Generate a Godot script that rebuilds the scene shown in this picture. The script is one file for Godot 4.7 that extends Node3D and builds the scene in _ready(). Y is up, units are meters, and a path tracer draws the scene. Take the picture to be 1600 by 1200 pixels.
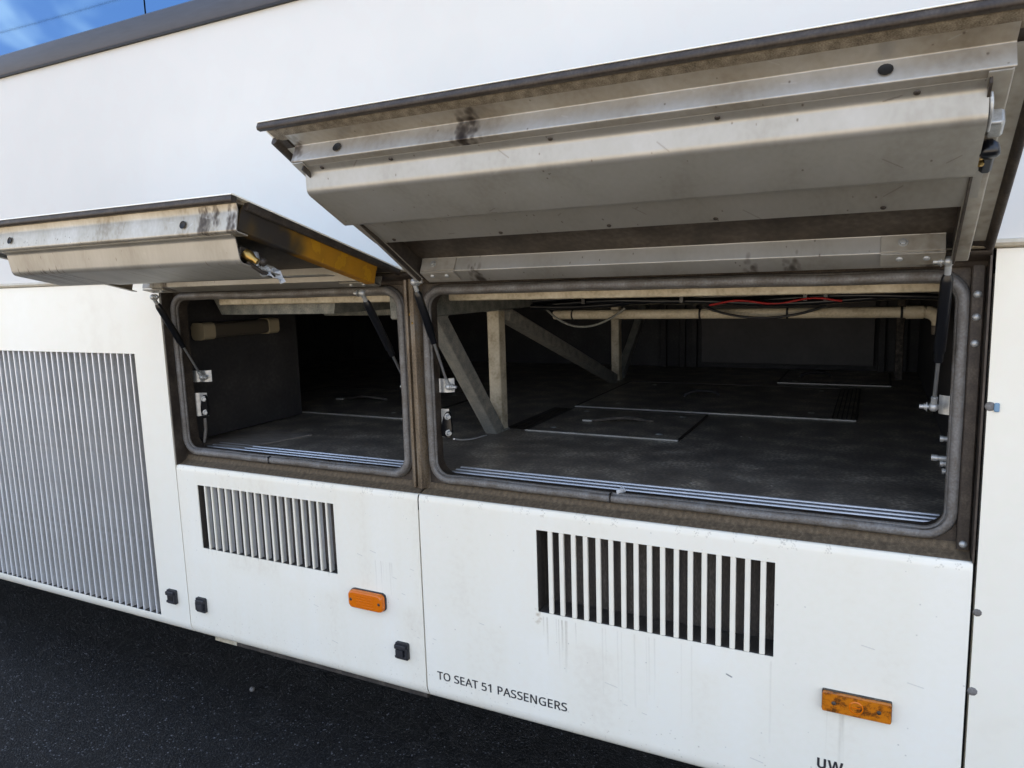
extends Node3D

# ------------------------------------------------------------------ mesh helper
class Mb:
	var v := PackedVector3Array()
	var n := PackedVector3Array()
	var uv := PackedVector2Array()

	func corner(p: Vector3, nn: Vector3, t: Vector2):
		v.append(p); n.append(nn); uv.append(t)

	# a quad whose corners run round its rim; wound clockwise as seen from the side of the normals
	func quad(a: Vector3, b: Vector3, c: Vector3, d: Vector3, na: Vector3, nb: Vector3, nc: Vector3, nd: Vector3, ta := Vector2(0, 0), tb := Vector2(1, 0), tc := Vector2(1, 1), td := Vector2(0, 1)):
		var g := (b - a).cross(c - a) + (c - a).cross(d - a)
		if g.dot(na + nb + nc + nd) > 0.0:
			corner(a, na, ta); corner(c, nc, tc); corner(b, nb, tb)
			corner(a, na, ta); corner(d, nd, td); corner(c, nc, tc)
		else:
			corner(a, na, ta); corner(b, nb, tb); corner(c, nc, tc)
			corner(a, na, ta); corner(c, nc, tc); corner(d, nd, td)

	func tri(a: Vector3, b: Vector3, c: Vector3, hint: Vector3, ta := Vector2(0, 0), tb := Vector2(1, 0), tc := Vector2(0, 1)):
		var g := (b - a).cross(c - a)
		if g.length_squared() < 1e-18:
			return
		g = g.normalized()
		if g.dot(hint) < 0.0:
			g = -g
			corner(a, g, ta); corner(b, g, tb); corner(c, g, tc)
		else:
			corner(a, g, ta); corner(c, g, tc); corner(b, g, tb)

	func flat(pts: Array, hint: Vector3):
		for i in range(1, pts.size() - 1):
			tri(pts[0], pts[i], pts[i + 1], hint)

	# box of full size s centred on c, edges chamfered by e, turned by basis r
	func box(c: Vector3, s: Vector3, e := 0.0, r := Basis.IDENTITY):
		var h := s * 0.5
		e = minf(e, minf(h.x, minf(h.y, h.z)) * 0.95)
		if e <= 0.0:
			for ax in 3:
				for sg in [-1.0, 1.0]:
					var q := []
					for k in [[-1.0, -1.0], [1.0, -1.0], [1.0, 1.0], [-1.0, 1.0]]:
						var p := Vector3.ZERO
						p[ax] = sg * h[ax]; p[(ax + 1) % 3] = k[0] * h[(ax + 1) % 3]; p[(ax + 2) % 3] = k[1] * h[(ax + 2) % 3]
						q.append(c + r * p)
					var nn := Vector3.ZERO
					nn[ax] = sg; nn = r * nn
					quad(q[0], q[1], q[2], q[3], nn, nn, nn, nn)
			return
		var inner := h - Vector3(e, e, e)
		for ax in 3:
			var b1 := (ax + 1) % 3
			var b2 := (ax + 2) % 3
			for sg in [-1.0, 1.0]:
				var q := []
				for k in [[-1.0, -1.0], [1.0, -1.0], [1.0, 1.0], [-1.0, 1.0]]:
					var p := Vector3.ZERO
					p[ax] = sg * h[ax]; p[b1] = k[0] * inner[b1]; p[b2] = k[1] * inner[b2]
					q.append(c + r * p)
				var nn := Vector3.ZERO
				nn[ax] = sg; nn = r * nn
				quad(q[0], q[1], q[2], q[3], nn, nn, nn, nn)
			for s1 in [-1.0, 1.0]:
				for s2 in [-1.0, 1.0]:
					var a := Vector3.ZERO
					a[b1] = s1 * h[b1]; a[b2] = s2 * inner[b2]; a[ax] = -inner[ax]
					var b := a
					b[ax] = inner[ax]
					var d := Vector3.ZERO
					d[b1] = s1 * inner[b1]; d[b2] = s2 * h[b2]; d[ax] = inner[ax]
					var f := d
					f[ax] = -inner[ax]
					var n1 := Vector3.ZERO
					n1[b1] = s1
					var n2 := Vector3.ZERO
					n2[b2] = s2
					quad(c + r * a, c + r * b, c + r * d, c + r * f, r * n1, r * n1, r * n2, r * n2)
		for sx in [-1.0, 1.0]:
			for sy in [-1.0, 1.0]:
				for sz in [-1.0, 1.0]:
					var k := Vector3(sx, sy, sz)
					tri(c + r * (k * Vector3(h.x, inner.y, inner.z)), c + r * (k * Vector3(inner.x, h.y, inner.z)), c + r * (k * Vector3(inner.x, inner.y, h.z)), r * k)

	# a closed outline pts (in axes a, b from o) drawn out along e; corners blunter than 35 degrees are smooth
	func prism(pts: PackedVector2Array, o: Vector3, a: Vector3, b: Vector3, e: Vector3, caps := true, closed := true):
		var area := 0.0
		var m := pts.size()
		for i in m:
			area += pts[i].cross(pts[(i + 1) % m])
		var sg := 1.0 if area > 0.0 else -1.0
		var en: Array[Vector2] = []
		var total := 0.0
		for i in m:
			var d := pts[(i + 1) % m] - pts[i]
			total += d.length()
			en.append(Vector2(d.y, -d.x).normalized() * sg)
		var run := 0.0
		for i in (m if closed else m - 1):
			var j := (i + 1) % m
			var n0 := en[i]
			var n1 := en[i]
			if en[(i + m - 1) % m].dot(en[i]) > 0.8:
				n0 = (en[(i + m - 1) % m] + en[i]).normalized()
			if en[j].dot(en[i]) > 0.8:
				n1 = (en[j] + en[i]).normalized()
			var p := o + a * pts[i].x + b * pts[i].y
			var q := o + a * pts[j].x + b * pts[j].y
			var w0 := (a * n0.x + b * n0.y).normalized()
			var w1 := (a * n1.x + b * n1.y).normalized()
			var l := (pts[j] - pts[i]).length()
			quad(p, q, q + e, p + e, w0, w1, w1, w0, Vector2(0, run / total), Vector2(0, (run + l) / total), Vector2(1, (run + l) / total), Vector2(1, run / total))
			run += l
		if caps:
			var ids := Geometry2D.triangulate_polygon(pts)
			for i in range(0, ids.size(), 3):
				var p0 := o + a * pts[ids[i]].x + b * pts[ids[i]].y
				var p1 := o + a * pts[ids[i + 1]].x + b * pts[ids[i + 1]].y
				var p2 := o + a * pts[ids[i + 2]].x + b * pts[ids[i + 2]].y
				tri(p0, p1, p2, -e)
				tri(p0 + e, p1 + e, p2 + e, e)

	# a round bar along a path
	func tube(path: Array, r: float, k := 10, closed := false, caps := true, squash := Vector2(1, 1)):
		var m := path.size()
		var rings := []
		var norms := []
		var up := Vector3.ZERO
		for i in m:
			var prev: Vector3 = path[(i + m - 1) % m] if closed or i > 0 else path[i]
			var next: Vector3 = path[(i + 1) % m] if closed or i < m - 1 else path[i]
			var t := (next - prev).normalized()
			if up == Vector3.ZERO:
				up = Vector3(0, 0, 1) if absf(t.z) < 0.8 else Vector3(0, 1, 0)
			up = (up - t * up.dot(t)).normalized()
			var side := t.cross(up)
			var ring := []
			var nr := []
			for j in k:
				var ang := TAU * j / k
				var dir := side * cos(ang) * squash.x + up * sin(ang) * squash.y
				ring.append(path[i] + dir * r)
				nr.append((side * cos(ang) / squash.x + up * sin(ang) / squash.y).normalized())
			rings.append(ring); norms.append(nr)
		for i in (m if closed else m - 1):
			var i2 := (i + 1) % m
			for j in k:
				var j2 := (j + 1) % k
				quad(rings[i][j], rings[i][j2], rings[i2][j2], rings[i2][j], norms[i][j], norms[i][j2], norms[i2][j2], norms[i2][j])
		if caps and not closed:
			flat(rings[0], path[0] - path[1])
			flat(rings[m - 1], path[m - 1] - path[m - 2])

	# a shape turned about an axis: pts are (radius, height)
	func lathe(pts: Array, o: Vector3, axis: Vector3, k := 16):
		axis = axis.normalized()
		var up := Vector3(0, 1, 0) if absf(axis.y) < 0.8 else Vector3(1, 0, 0)
		var s := axis.cross(up).normalized()
		var t := s.cross(axis).normalized()
		var m := pts.size()
		var en := []
		for i in m - 1:
			var d: Vector2 = pts[i + 1] - pts[i]
			en.append(Vector2(d.y, -d.x).normalized())
		for i in m - 1:
			var n0: Vector2 = en[i]
			var n1: Vector2 = en[i]
			if i > 0 and en[i - 1].dot(en[i]) > 0.6:
				n0 = (en[i - 1] + en[i]).normalized()
			if i < m - 2 and en[i + 1].dot(en[i]) > 0.6:
				n1 = (en[i + 1] + en[i]).normalized()
			for j in k:
				var c0 := s * cos(TAU * j / k) + t * sin(TAU * j / k)
				var c1 := s * cos(TAU * (j + 1) / k) + t * sin(TAU * (j + 1) / k)
				var a: Vector3 = o + c0 * pts[i].x + axis * pts[i].y
				var b: Vector3 = o + c1 * pts[i].x + axis * pts[i].y
				var c: Vector3 = o + c1 * pts[i + 1].x + axis * pts[i + 1].y
				var d: Vector3 = o + c0 * pts[i + 1].x + axis * pts[i + 1].y
				quad(a, b, c, d, c0 * n0.x + axis * n0.y, c1 * n0.x + axis * n0.y, c1 * n1.x + axis * n1.y, c0 * n1.x + axis * n1.y)

	# hexagon bolt head or dome
	func bolt(o: Vector3, axis: Vector3, r: float, h: float):
		lathe([Vector2(r * 1.45, 0), Vector2(r * 1.45, h * 0.25), Vector2(r, h * 0.27)], o, axis, 14)
		lathe([Vector2(r, h * 0.27), Vector2(r, h * 0.9), Vector2(r * 0.85, h), Vector2(0, h)], o, axis, 6)

	func dome(o: Vector3, axis: Vector3, r: float, h: float, k := 14):
		var p := []
		for i in 6:
			var a := PI * 0.5 * i / 5.0
			p.append(Vector2(r * cos(a), h * sin(a)))
		lathe(p, o, axis, k)

	func ball(o: Vector3, r: float, k := 14):
		var p := []
		for i in 9:
			var a := PI * i / 8.0 - PI * 0.5
			p.append(Vector2(r * cos(a), r * sin(a)))
		lathe(p, o, Vector3.UP, k)

	func mesh(mat: Material) -> ArrayMesh:
		var arr := []
		arr.resize(Mesh.ARRAY_MAX)
		arr[Mesh.ARRAY_VERTEX] = v; arr[Mesh.ARRAY_NORMAL] = n; arr[Mesh.ARRAY_TEX_UV] = uv
		var m := ArrayMesh.new()
		m.add_surface_from_arrays(Mesh.PRIMITIVE_TRIANGLES, arr)
		m.surface_set_material(0, mat)
		return m

# ------------------------------------------------------------------ outline helpers
func v2(list: Array) -> PackedVector2Array:
	var o := PackedVector2Array()
	for i in range(0, list.size(), 2):
		o.append(Vector2(list[i], list[i + 1]))
	return o

func fillet(p: PackedVector2Array, r: float, k := 5) -> PackedVector2Array:
	var o := PackedVector2Array([p[0]])
	for i in range(1, p.size() - 1):
		var a := (p[i - 1] - p[i])
		var b := (p[i + 1] - p[i])
		var d := minf(r, minf(a.length(), b.length()) * 0.45)
		var s := p[i] + a.normalized() * d
		var e := p[i] + b.normalized() * d
		for j in k + 1:
			var t := float(j) / k
			o.append(s.lerp(p[i], t).lerp(p[i].lerp(e, t), t))
	o.append(p[p.size() - 1])
	return o

func sheet(p: PackedVector2Array, t: float) -> PackedVector2Array:   # an open line given a thickness
	var back := []
	var o := PackedVector2Array(p)
	for i in p.size():
		var d := Vector2.ZERO
		if i > 0: d += (p[i] - p[i - 1]).normalized()
		if i < p.size() - 1: d += (p[i + 1] - p[i]).normalized()
		d = d.normalized()
		back.append(p[i] + Vector2(-d.y, d.x) * t)
	back.reverse()
	for q in back: o.append(q)
	return o

func rrect(x0: float, x1: float, y0: float, y1: float, r: float, k := 8) -> PackedVector2Array:
	var o := PackedVector2Array()
	var cs := [Vector2(x1 - r, y1 - r), Vector2(x0 + r, y1 - r), Vector2(x0 + r, y0 + r), Vector2(x1 - r, y0 + r)]
	for c in 4:
		for i in k + 1:
			var a := PI * 0.5 * (c + float(i) / k)
			o.append(cs[c] + Vector2(cos(a), sin(a)) * r)
	return o

# flat plate at z with a rounded opening in it
func ring_plate(mb: Mb, x0: float, x1: float, y0: float, y1: float, hole: PackedVector2Array, z: float):
	var oc := [Vector2(x1, y1), Vector2(x0, y1), Vector2(x0, y0), Vector2(x1, y0)]
	var m := hole.size()
	var k := m / 4
	var f := Vector3(0, 0, 1)
	for i in m:
		var a := hole[i]
		var b := hole[(i + 1) % m]
		var c: Vector2 = oc[i / k]
		var d: Vector2 = oc[((i + 1) % m) / k]
		if c == d:
			mb.tri(Vector3(a.x, a.y, z), Vector3(b.x, b.y, z), Vector3(c.x, c.y, z), f)
		else:
			mb.quad(Vector3(a.x, a.y, z), Vector3(b.x, b.y, z), Vector3(d.x, d.y, z), Vector3(c.x, c.y, z), f, f, f, f)

# ------------------------------------------------------------------ nodes
var taken := {}

func numbered(called: String, parent: Node) -> String:
	var key := str(parent.get_instance_id()) + called
	var i: int = taken.get(key, -1) + 1
	taken[key] = i
	return called if i == 0 else "%s_%03d" % [called, i]

func put(called: String, mb: Mb, mat: Material, parent: Node, label := "") -> MeshInstance3D:
	return put_mesh(called, mb.mesh(mat), parent, label)

func put_mesh(called: String, mesh: Mesh, parent: Node, label := "") -> MeshInstance3D:
	var o := MeshInstance3D.new()
	o.name = numbered(called, parent)
	o.mesh = mesh
	parent.add_child(o, true)
	if label != "":
		o.set_meta("label", label)
	return o

func tag(o: Node, label: String, category := "", group := "", kind := ""):
	if label != "": o.set_meta("label", label)
	if category != "": o.set_meta("category", category)
	if group != "": o.set_meta("group", group)
	if kind != "": o.set_meta("kind", kind)

# ------------------------------------------------------------------ computed textures
func ramp_lut(stops: Array) -> PackedByteArray:
	var o := PackedByteArray()
	o.resize(768)
	for i in 256:
		var t := i / 255.0
		var k := 0
		while k < stops.size() - 2 and t > stops[k + 1][0]:
			k += 1
		var c: Color = stops[k][1].lerp(stops[k + 1][1], clampf((t - stops[k][0]) / maxf(stops[k + 1][0] - stops[k][0], 0.0001), 0.0, 1.0))
		o[i * 3] = c.r8; o[i * 3 + 1] = c.g8; o[i * 3 + 2] = c.b8
	return o

func noise_image(sd: int, freq: float, w: int, h: int, stretch := 1, oct := 5, type := FastNoiseLite.TYPE_SIMPLEX_SMOOTH) -> Image:
	var n := FastNoiseLite.new()
	n.seed = sd; n.frequency = freq; n.noise_type = type
	n.fractal_type = FastNoiseLite.FRACTAL_FBM; n.fractal_octaves = oct
	var im: Image
	if stretch > 1:      # long along y
		im = n.get_seamless_image(w, h / stretch)
		im.convert(Image.FORMAT_L8)
		im.resize(w, h, Image.INTERPOLATE_CUBIC)
	else:
		im = n.get_seamless_image(w, h)
		im.convert(Image.FORMAT_L8)
	return im

# two noises (a broad one and a fine one, weight k) mapped through a colour ramp
func tone_tex(sd: int, f1: float, f2: float, k: float, stops: Array, w := 512, h := 512, stretch := 1) -> ImageTexture:
	var a := noise_image(sd, f1, w, h, stretch).get_data()
	var b := noise_image(sd + 7, f2, w, h, 1).get_data()
	var lut := ramp_lut(stops)
	var o := PackedByteArray()
	o.resize(w * h * 3)
	for i in w * h:
		var q := int(a[i] * (1.0 - k) + b[i] * k) * 3
		o[i * 3] = lut[q]; o[i * 3 + 1] = lut[q + 1]; o[i * 3 + 2] = lut[q + 2]
	var im := Image.create_from_data(w, h, false, Image.FORMAT_RGB8, o)
	im.generate_mipmaps()
	return ImageTexture.create_from_image(im)

func bump_tex(sd: int, freq: float, strength: float, w := 512, stretch := 1) -> ImageTexture:
	var im := noise_image(sd, freq, w, w, stretch)
	im.convert(Image.FORMAT_RGBA8)
	im.bump_map_to_normal_map(strength)
	im.generate_mipmaps()
	return ImageTexture.create_from_image(im)

func grey(r: float, g: float, b: float) -> Color:
	return Color(r / 255.0, g / 255.0, b / 255.0)

# a material whose colour wanders between stops; scale = repeats per metre on each axis
func worn(stops: Array, sd: int, scale: Vector3, rough: float, metal := 0.0, f1 := 0.01, f2 := 0.06, k := 0.4, stretch := 1) -> StandardMaterial3D:
	var m := StandardMaterial3D.new()
	m.albedo_texture = tone_tex(sd, f1, f2, k, stops, 512, 512, stretch)
	m.uv1_triplanar = true
	m.uv1_scale = scale
	m.roughness = rough
	m.metallic = metal
	m.cull_mode = BaseMaterial3D.CULL_DISABLED
	return m

func plain(c: Color, rough: float, metal := 0.0) -> StandardMaterial3D:
	var m := StandardMaterial3D.new()
	m.albedo_color = c; m.roughness = rough; m.metallic = metal
	m.cull_mode = BaseMaterial3D.CULL_DISABLED
	return m

var M := {}
var coach: Node3D

# ------------------------------------------------------------------ numbers measured for the coach
const WIRE_A := Vector3(-40.36, 14.81, 22.0)
const WIRE_B := Vector3(-32.72, 14.7, 22.0)
const SEAM_L := -1.8165     # joint between radiator panel and first luggage bay
const SEAM_M := -0.9695     # joint between the two bays
const SEAM_R := 0.1665      # joint at the right of the second bay
const RIM := 0.862          # top edge of the lower panels
const FLOOR := 0.893
var IVORY := [[0.0, Color8(229, 222, 204)], [0.35, Color8(237, 232, 215)], [1.0, Color8(240, 237, 224)]]        # hold floor

func sky_panorama() -> ImageTexture:
	var w := 2048
	var h := 1024
	var nz := FastNoiseLite.new()
	nz.seed = 11; nz.frequency = 1.0; nz.fractal_octaves = 6; nz.fractal_type = FastNoiseLite.FRACTAL_FBM; nz.fractal_gain = 0.56
	var n2 := FastNoiseLite.new()
	n2.seed = 5; n2.frequency = 1.0; n2.fractal_octaves = 3; n2.fractal_type = FastNoiseLite.FRACTAL_FBM
	var o := PackedByteArray()
	o.resize(w * h * 3)
	var zen := Color(0.50, 0.61, 0.80)
	var mid := Color(0.66, 0.75, 0.89)
	var hor := Color(0.96, 0.95, 0.93)
	var gnd := Color(0.62, 0.64, 0.66)
	var white := Color(0.97, 0.98, 1.0)
	for y in h:
		var el := PI * 0.5 - PI * (y + 0.5) / h
		var sy := sin(el)
		var cy := cos(el)
		var base: Color
		if sy < 0.0:
			base = hor.lerp(gnd, clampf(-sy * 12.0, 0.0, 1.0))
		elif sy < 0.2:
			base = hor.lerp(mid, pow(sy / 0.2, 0.8))
		else:
			base = mid.lerp(zen, pow((sy - 0.2) / 0.8, 0.7))
		for x in w:
			var c := base
			if sy > 0.01:
				var az := TAU * ((x + 0.5) / w - 0.5)
				# wispy cloud, seen on a flat sheet far above
				var s := 0.7 / (sy + 0.16)
				var px := sin(az) * cy * s
				var pz := -cos(az) * cy * s
				var wv := n2.get_noise_2d(px * 0.9 + 40.0, pz * 0.9) * 0.8
				var q := nz.get_noise_2d(px * 1.1 + wv, pz * 2.6 + wv * 1.4) + 0.5 * n2.get_noise_2d(px * 0.5, pz * 0.5 + 9.0)
				var a := clampf((q + 0.02) * 2.4, 0.0, 0.92) * clampf(sy * 12.0, 0.0, 1.0)
				c = base.lerp(white, a)
			var i := (y * w + x) * 3
			o[i] = c.r8; o[i + 1] = c.g8; o[i + 2] = c.b8
	return ImageTexture.create_from_image(Image.create_from_data(w, h, false, Image.FORMAT_RGB8, o))

func _ready():
	# ---------------------------------------------------------------- camera, sky, sun, exposure
	var cam := Camera3D.new()
	cam.name = "camera"
	cam.fov = 55.89
	cam.near = 0.02
	cam.far = 1500.0
	cam.transform = Transform3D(Basis(Vector3(0.89425747, -0.03009239, -0.44654007), Vector3(-0.03550206, 0.98982332, -0.13780205), Vector3(0.44614256, 0.1390836, 0.88408855)).orthonormalized(), Vector3(0, 1.36, 1.4))
	add_child(cam)
	var we := WorldEnvironment.new()
	we.name = "daylight"
	var env := Environment.new()
	env.background_mode = Environment.BG_SKY
	var sky := Sky.new()
	var pano := PanoramaSkyMaterial.new()
	pano.panorama = sky_panorama()
	pano.energy_multiplier = 1.0
	sky.sky_material = pano
	env.sky = sky
	env.background_energy_multiplier = 0.85
	env.tonemap_mode = Environment.TONE_MAPPER_LINEAR
	env.tonemap_exposure = 3.15
	env.sdfgi_enabled = true
	env.ssao_enabled = true
	env.ssil_enabled = true
	we.environment = env
	add_child(we)
	var sun := DirectionalLight3D.new()
	sun.name = "sun"
	sun.light_energy = 1.6
	sun.light_angular_distance = 0.5
	sun.light_color = Color(1.0, 0.93, 0.82)
	sun.shadow_enabled = true
	sun.look_at_from_position(Vector3.ZERO, Vector3(-0.25, -0.72, 0.68))
	add_child(sun)

	make_materials()
	coach = Node3D.new()
	coach.name = "motor_coach"
	add_child(coach)
	tag(coach, "white motor coach seen along its side with two luggage doors raised over dark open holds", "coach")
	build_ground()
	build_body()
	build_lower_panels()
	build_door_frames()
	build_hold()
	build_left_door()
	build_right_door()
	build_struts_and_catches()
	build_small_things()

func make_materials():
	M.ivory = worn(IVORY, 3, Vector3(0.7, 0.7, 0.7), 0.3, 0.0, 0.004, 0.05, 0.3, 8)
	M.ivory.normal_enabled = true
	M.ivory.normal_texture = bump_tex(31, 0.008, 2.0)
	M.ivory.normal_scale = 0.06
	M.white = worn([[0.0, grey(203, 202, 196)], [1.0, grey(211, 209, 203)]], 5, Vector3(0.5, 0.5, 0.5), 0.32, 0.0, 0.004, 0.03, 0.3)
	M.ivory.metallic_specular = 0.32
	M.white.metallic_specular = 0.2
	M.trim = worn([[0.0, grey(42, 46, 56)], [1.0, grey(64, 69, 81)]], 8, Vector3(0.6, 4.0, 4.0), 0.42, 0.0, 0.006, 0.05, 0.4)
	M.bead = worn([[0.0, grey(168, 156, 132)], [1.0, grey(208, 202, 186)]], 9, Vector3(2, 2, 2), 0.45)
	M.black = plain(grey(14, 14, 15), 0.6)
	M.rubber_black = worn([[0.0, grey(24, 24, 27)], [1.0, grey(50, 51, 56)]], 10, Vector3(8, 8, 8), 0.55)
	var g := StandardMaterial3D.new()
	g.albedo_color = Color(0.36, 0.49, 0.62)
	g.metallic = 1.0; g.roughness = 0.03
	M.glass = g
	# bare aluminium of the door linings, dulled and grimy
	M.alu = worn([[0.0, grey(108, 98, 82)], [0.3, grey(150, 144, 131)], [0.6, grey(170, 166, 156)], [1.0, grey(186, 183, 175)]], 12, Vector3(1.3, 1.3, 1.3), 0.46, 0.35, 0.006, 0.05, 0.45)
	M.alu_bright = worn([[0.0, grey(150, 146, 138)], [0.4, grey(190, 190, 188)], [1.0, grey(212, 213, 214)]], 13, Vector3(1.6, 1.6, 1.6), 0.38, 0.45, 0.006, 0.07, 0.4)
	M.alu_dark = worn([[0.0, grey(42, 37, 33)], [0.5, grey(70, 63, 56)], [1.0, grey(104, 97, 88)]], 14, Vector3(2, 2, 2), 0.5, 0.3, 0.008, 0.06, 0.4)
	M.grime = worn([[0.15, grey(34, 30, 26)], [0.45, grey(62, 55, 48)], [0.65, grey(92, 84, 73)], [0.9, grey(138, 128, 111)]], 15, Vector3(5, 5, 5), 0.75, 0.0, 0.016, 0.14, 0.5)
	M.frame = worn([[0.0, grey(30, 25, 21)], [0.5, grey(60, 52, 44)], [0.8, grey(84, 76, 66)], [1.0, grey(116, 107, 95)]], 16, Vector3(3, 3, 3), 0.55, 0.2, 0.014, 0.12, 0.5)
	M.pillar = worn([[0.2, grey(44, 37, 30)], [0.4, grey(92, 79, 62)], [0.55, grey(122, 107, 86)], [0.68, grey(116, 110, 102)], [0.85, grey(142, 140, 136)]], 17, Vector3(7, 2.2, 7), 0.45, 0.3, 0.012, 0.13, 0.5, 2)
	M.seal = worn([[0.0, grey(62, 54, 44)], [0.3, grey(88, 82, 74)], [0.6, grey(110, 108, 105)], [1.0, grey(146, 144, 142)]], 18, Vector3(4, 4, 4), 0.5, 0.0, 0.01, 0.08, 0.5)
	M.hem_dirt = worn([[0.1, grey(70, 62, 52)], [0.4, grey(116, 107, 92)], [0.65, grey(142, 134, 118)], [0.9, grey(164, 158, 144)]], 38, Vector3(5, 5, 5), 0.65, 0.1, 0.016, 0.14, 0.5)
	M.ledge = worn([[0.1, grey(38, 32, 25)], [0.4, grey(78, 66, 50)], [0.65, grey(108, 94, 73)], [0.9, grey(146, 136, 118)]], 19, Vector3(8, 8, 8), 0.85, 0.0, 0.02, 0.18, 0.55)
	M.steel = plain(grey(196, 196, 192), 0.3, 0.9)
	M.galv = worn([[0.0, grey(150, 152, 150)], [1.0, grey(206, 208, 206)]], 20, Vector3(12, 12, 12), 0.4, 0.5)
	M.brass = plain(grey(168, 138, 78), 0.35, 0.9)
	M.cream = worn([[0.1, grey(140, 128, 104)], [0.5, grey(184, 173, 148)], [0.9, grey(206, 198, 176)]], 21, Vector3(3, 3, 3), 0.55, 0.0, 0.01, 0.06, 0.4)
	M.steel_paint = worn([[0.0, grey(70, 72, 68)], [0.35, grey(108, 110, 104)], [0.7, grey(138, 138, 128)], [1.0, grey(160, 152, 132)]], 22, Vector3(4, 4, 4), 0.6, 0.1, 0.012, 0.08, 0.45)
	M.hold_black = worn([[0.0, grey(34, 33, 33)], [0.6, grey(50, 48, 47)], [1.0, grey(72, 69, 66)]], 23, Vector3(1.5, 1.5, 1.5), 0.7, 0.0, 0.008, 0.08, 0.5)
	M.hold_floor = worn([[0.15, grey(90, 85, 79)], [0.42, grey(114, 107, 98)], [0.6, grey(138, 129, 116)], [0.82, grey(196, 184, 166)]], 24, Vector3(1.4, 1.4, 1.4), 0.42, 0.0, 0.010, 0.12, 0.5)
	M.rear = worn([[0.0, grey(62, 59, 57)], [1.0, grey(80, 76, 73)]], 34, Vector3(1, 1, 1), 0.6)
	M.truss = worn([[0.1, grey(84, 83, 78)], [0.4, grey(122, 121, 114)], [0.65, grey(144, 140, 128)], [0.9, grey(168, 158, 136)]], 35, Vector3(4, 4, 4), 0.6, 0.0, 0.012, 0.08, 0.45)
	M.ply = worn([[0.0, grey(104, 97, 88)], [0.5, grey(132, 124, 114)], [1.0, grey(156, 148, 138)]], 25, Vector3(2, 2, 8), 0.7)
	M.tread = worn([[0.0, grey(190, 190, 190)], [1.0, grey(226, 226, 226)]], 26, Vector3(3, 3, 3), 0.38, 0.5)
	M.tread_base = worn([[0.0, grey(70, 70, 70)], [1.0, grey(120, 120, 122)]], 36, Vector3(3, 3, 3), 0.4, 0.5)
	M.slat = worn([[0.1, grey(206, 204, 199)], [0.35, grey(222, 221, 218)], [0.6, grey(230, 230, 228)], [1.0, grey(236, 236, 235)]], 27, Vector3(3, 1.6, 3), 0.34, 0.25, 0.012, 0.08, 0.4, 3)
	M.slat_web = worn([[0.1, grey(176, 172, 165)], [0.5, grey(206, 206, 204)], [0.9, grey(222, 223, 224)]], 37, Vector3(4, 1.4, 4), 0.5, 0.2, 0.012, 0.08, 0.4, 3)
	M.dust = worn([[0.0, grey(34, 30, 27)], [0.6, grey(70, 64, 57)], [1.0, grey(116, 108, 98)]], 28, Vector3(7, 1.5, 7), 0.8, 0.0, 0.01, 0.08, 0.5, 4)
	var am := StandardMaterial3D.new()
	am.albedo_color = grey(210, 108, 10); am.roughness = 0.15
	am.cull_mode = BaseMaterial3D.CULL_DISABLED
	M.amber = am
	M.amber_old = worn([[0.2, grey(64, 38, 14)], [0.38, grey(138, 76, 14)], [0.52, grey(188, 108, 12)], [1.0, grey(200, 120, 18)]], 29, Vector3(7, 9, 7), 0.3, 0.0, 0.01, 0.07, 0.3)
	M.ink = plain(grey(42, 40, 42), 0.6)
	M.red = plain(grey(170, 24, 22), 0.45)
	M.plastic_wrap = plain(grey(196, 198, 198), 0.35)
	M.strut = plain(grey(18, 19, 22), 0.28)
	M.blue = plain(grey(120, 150, 172), 0.7)

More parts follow.
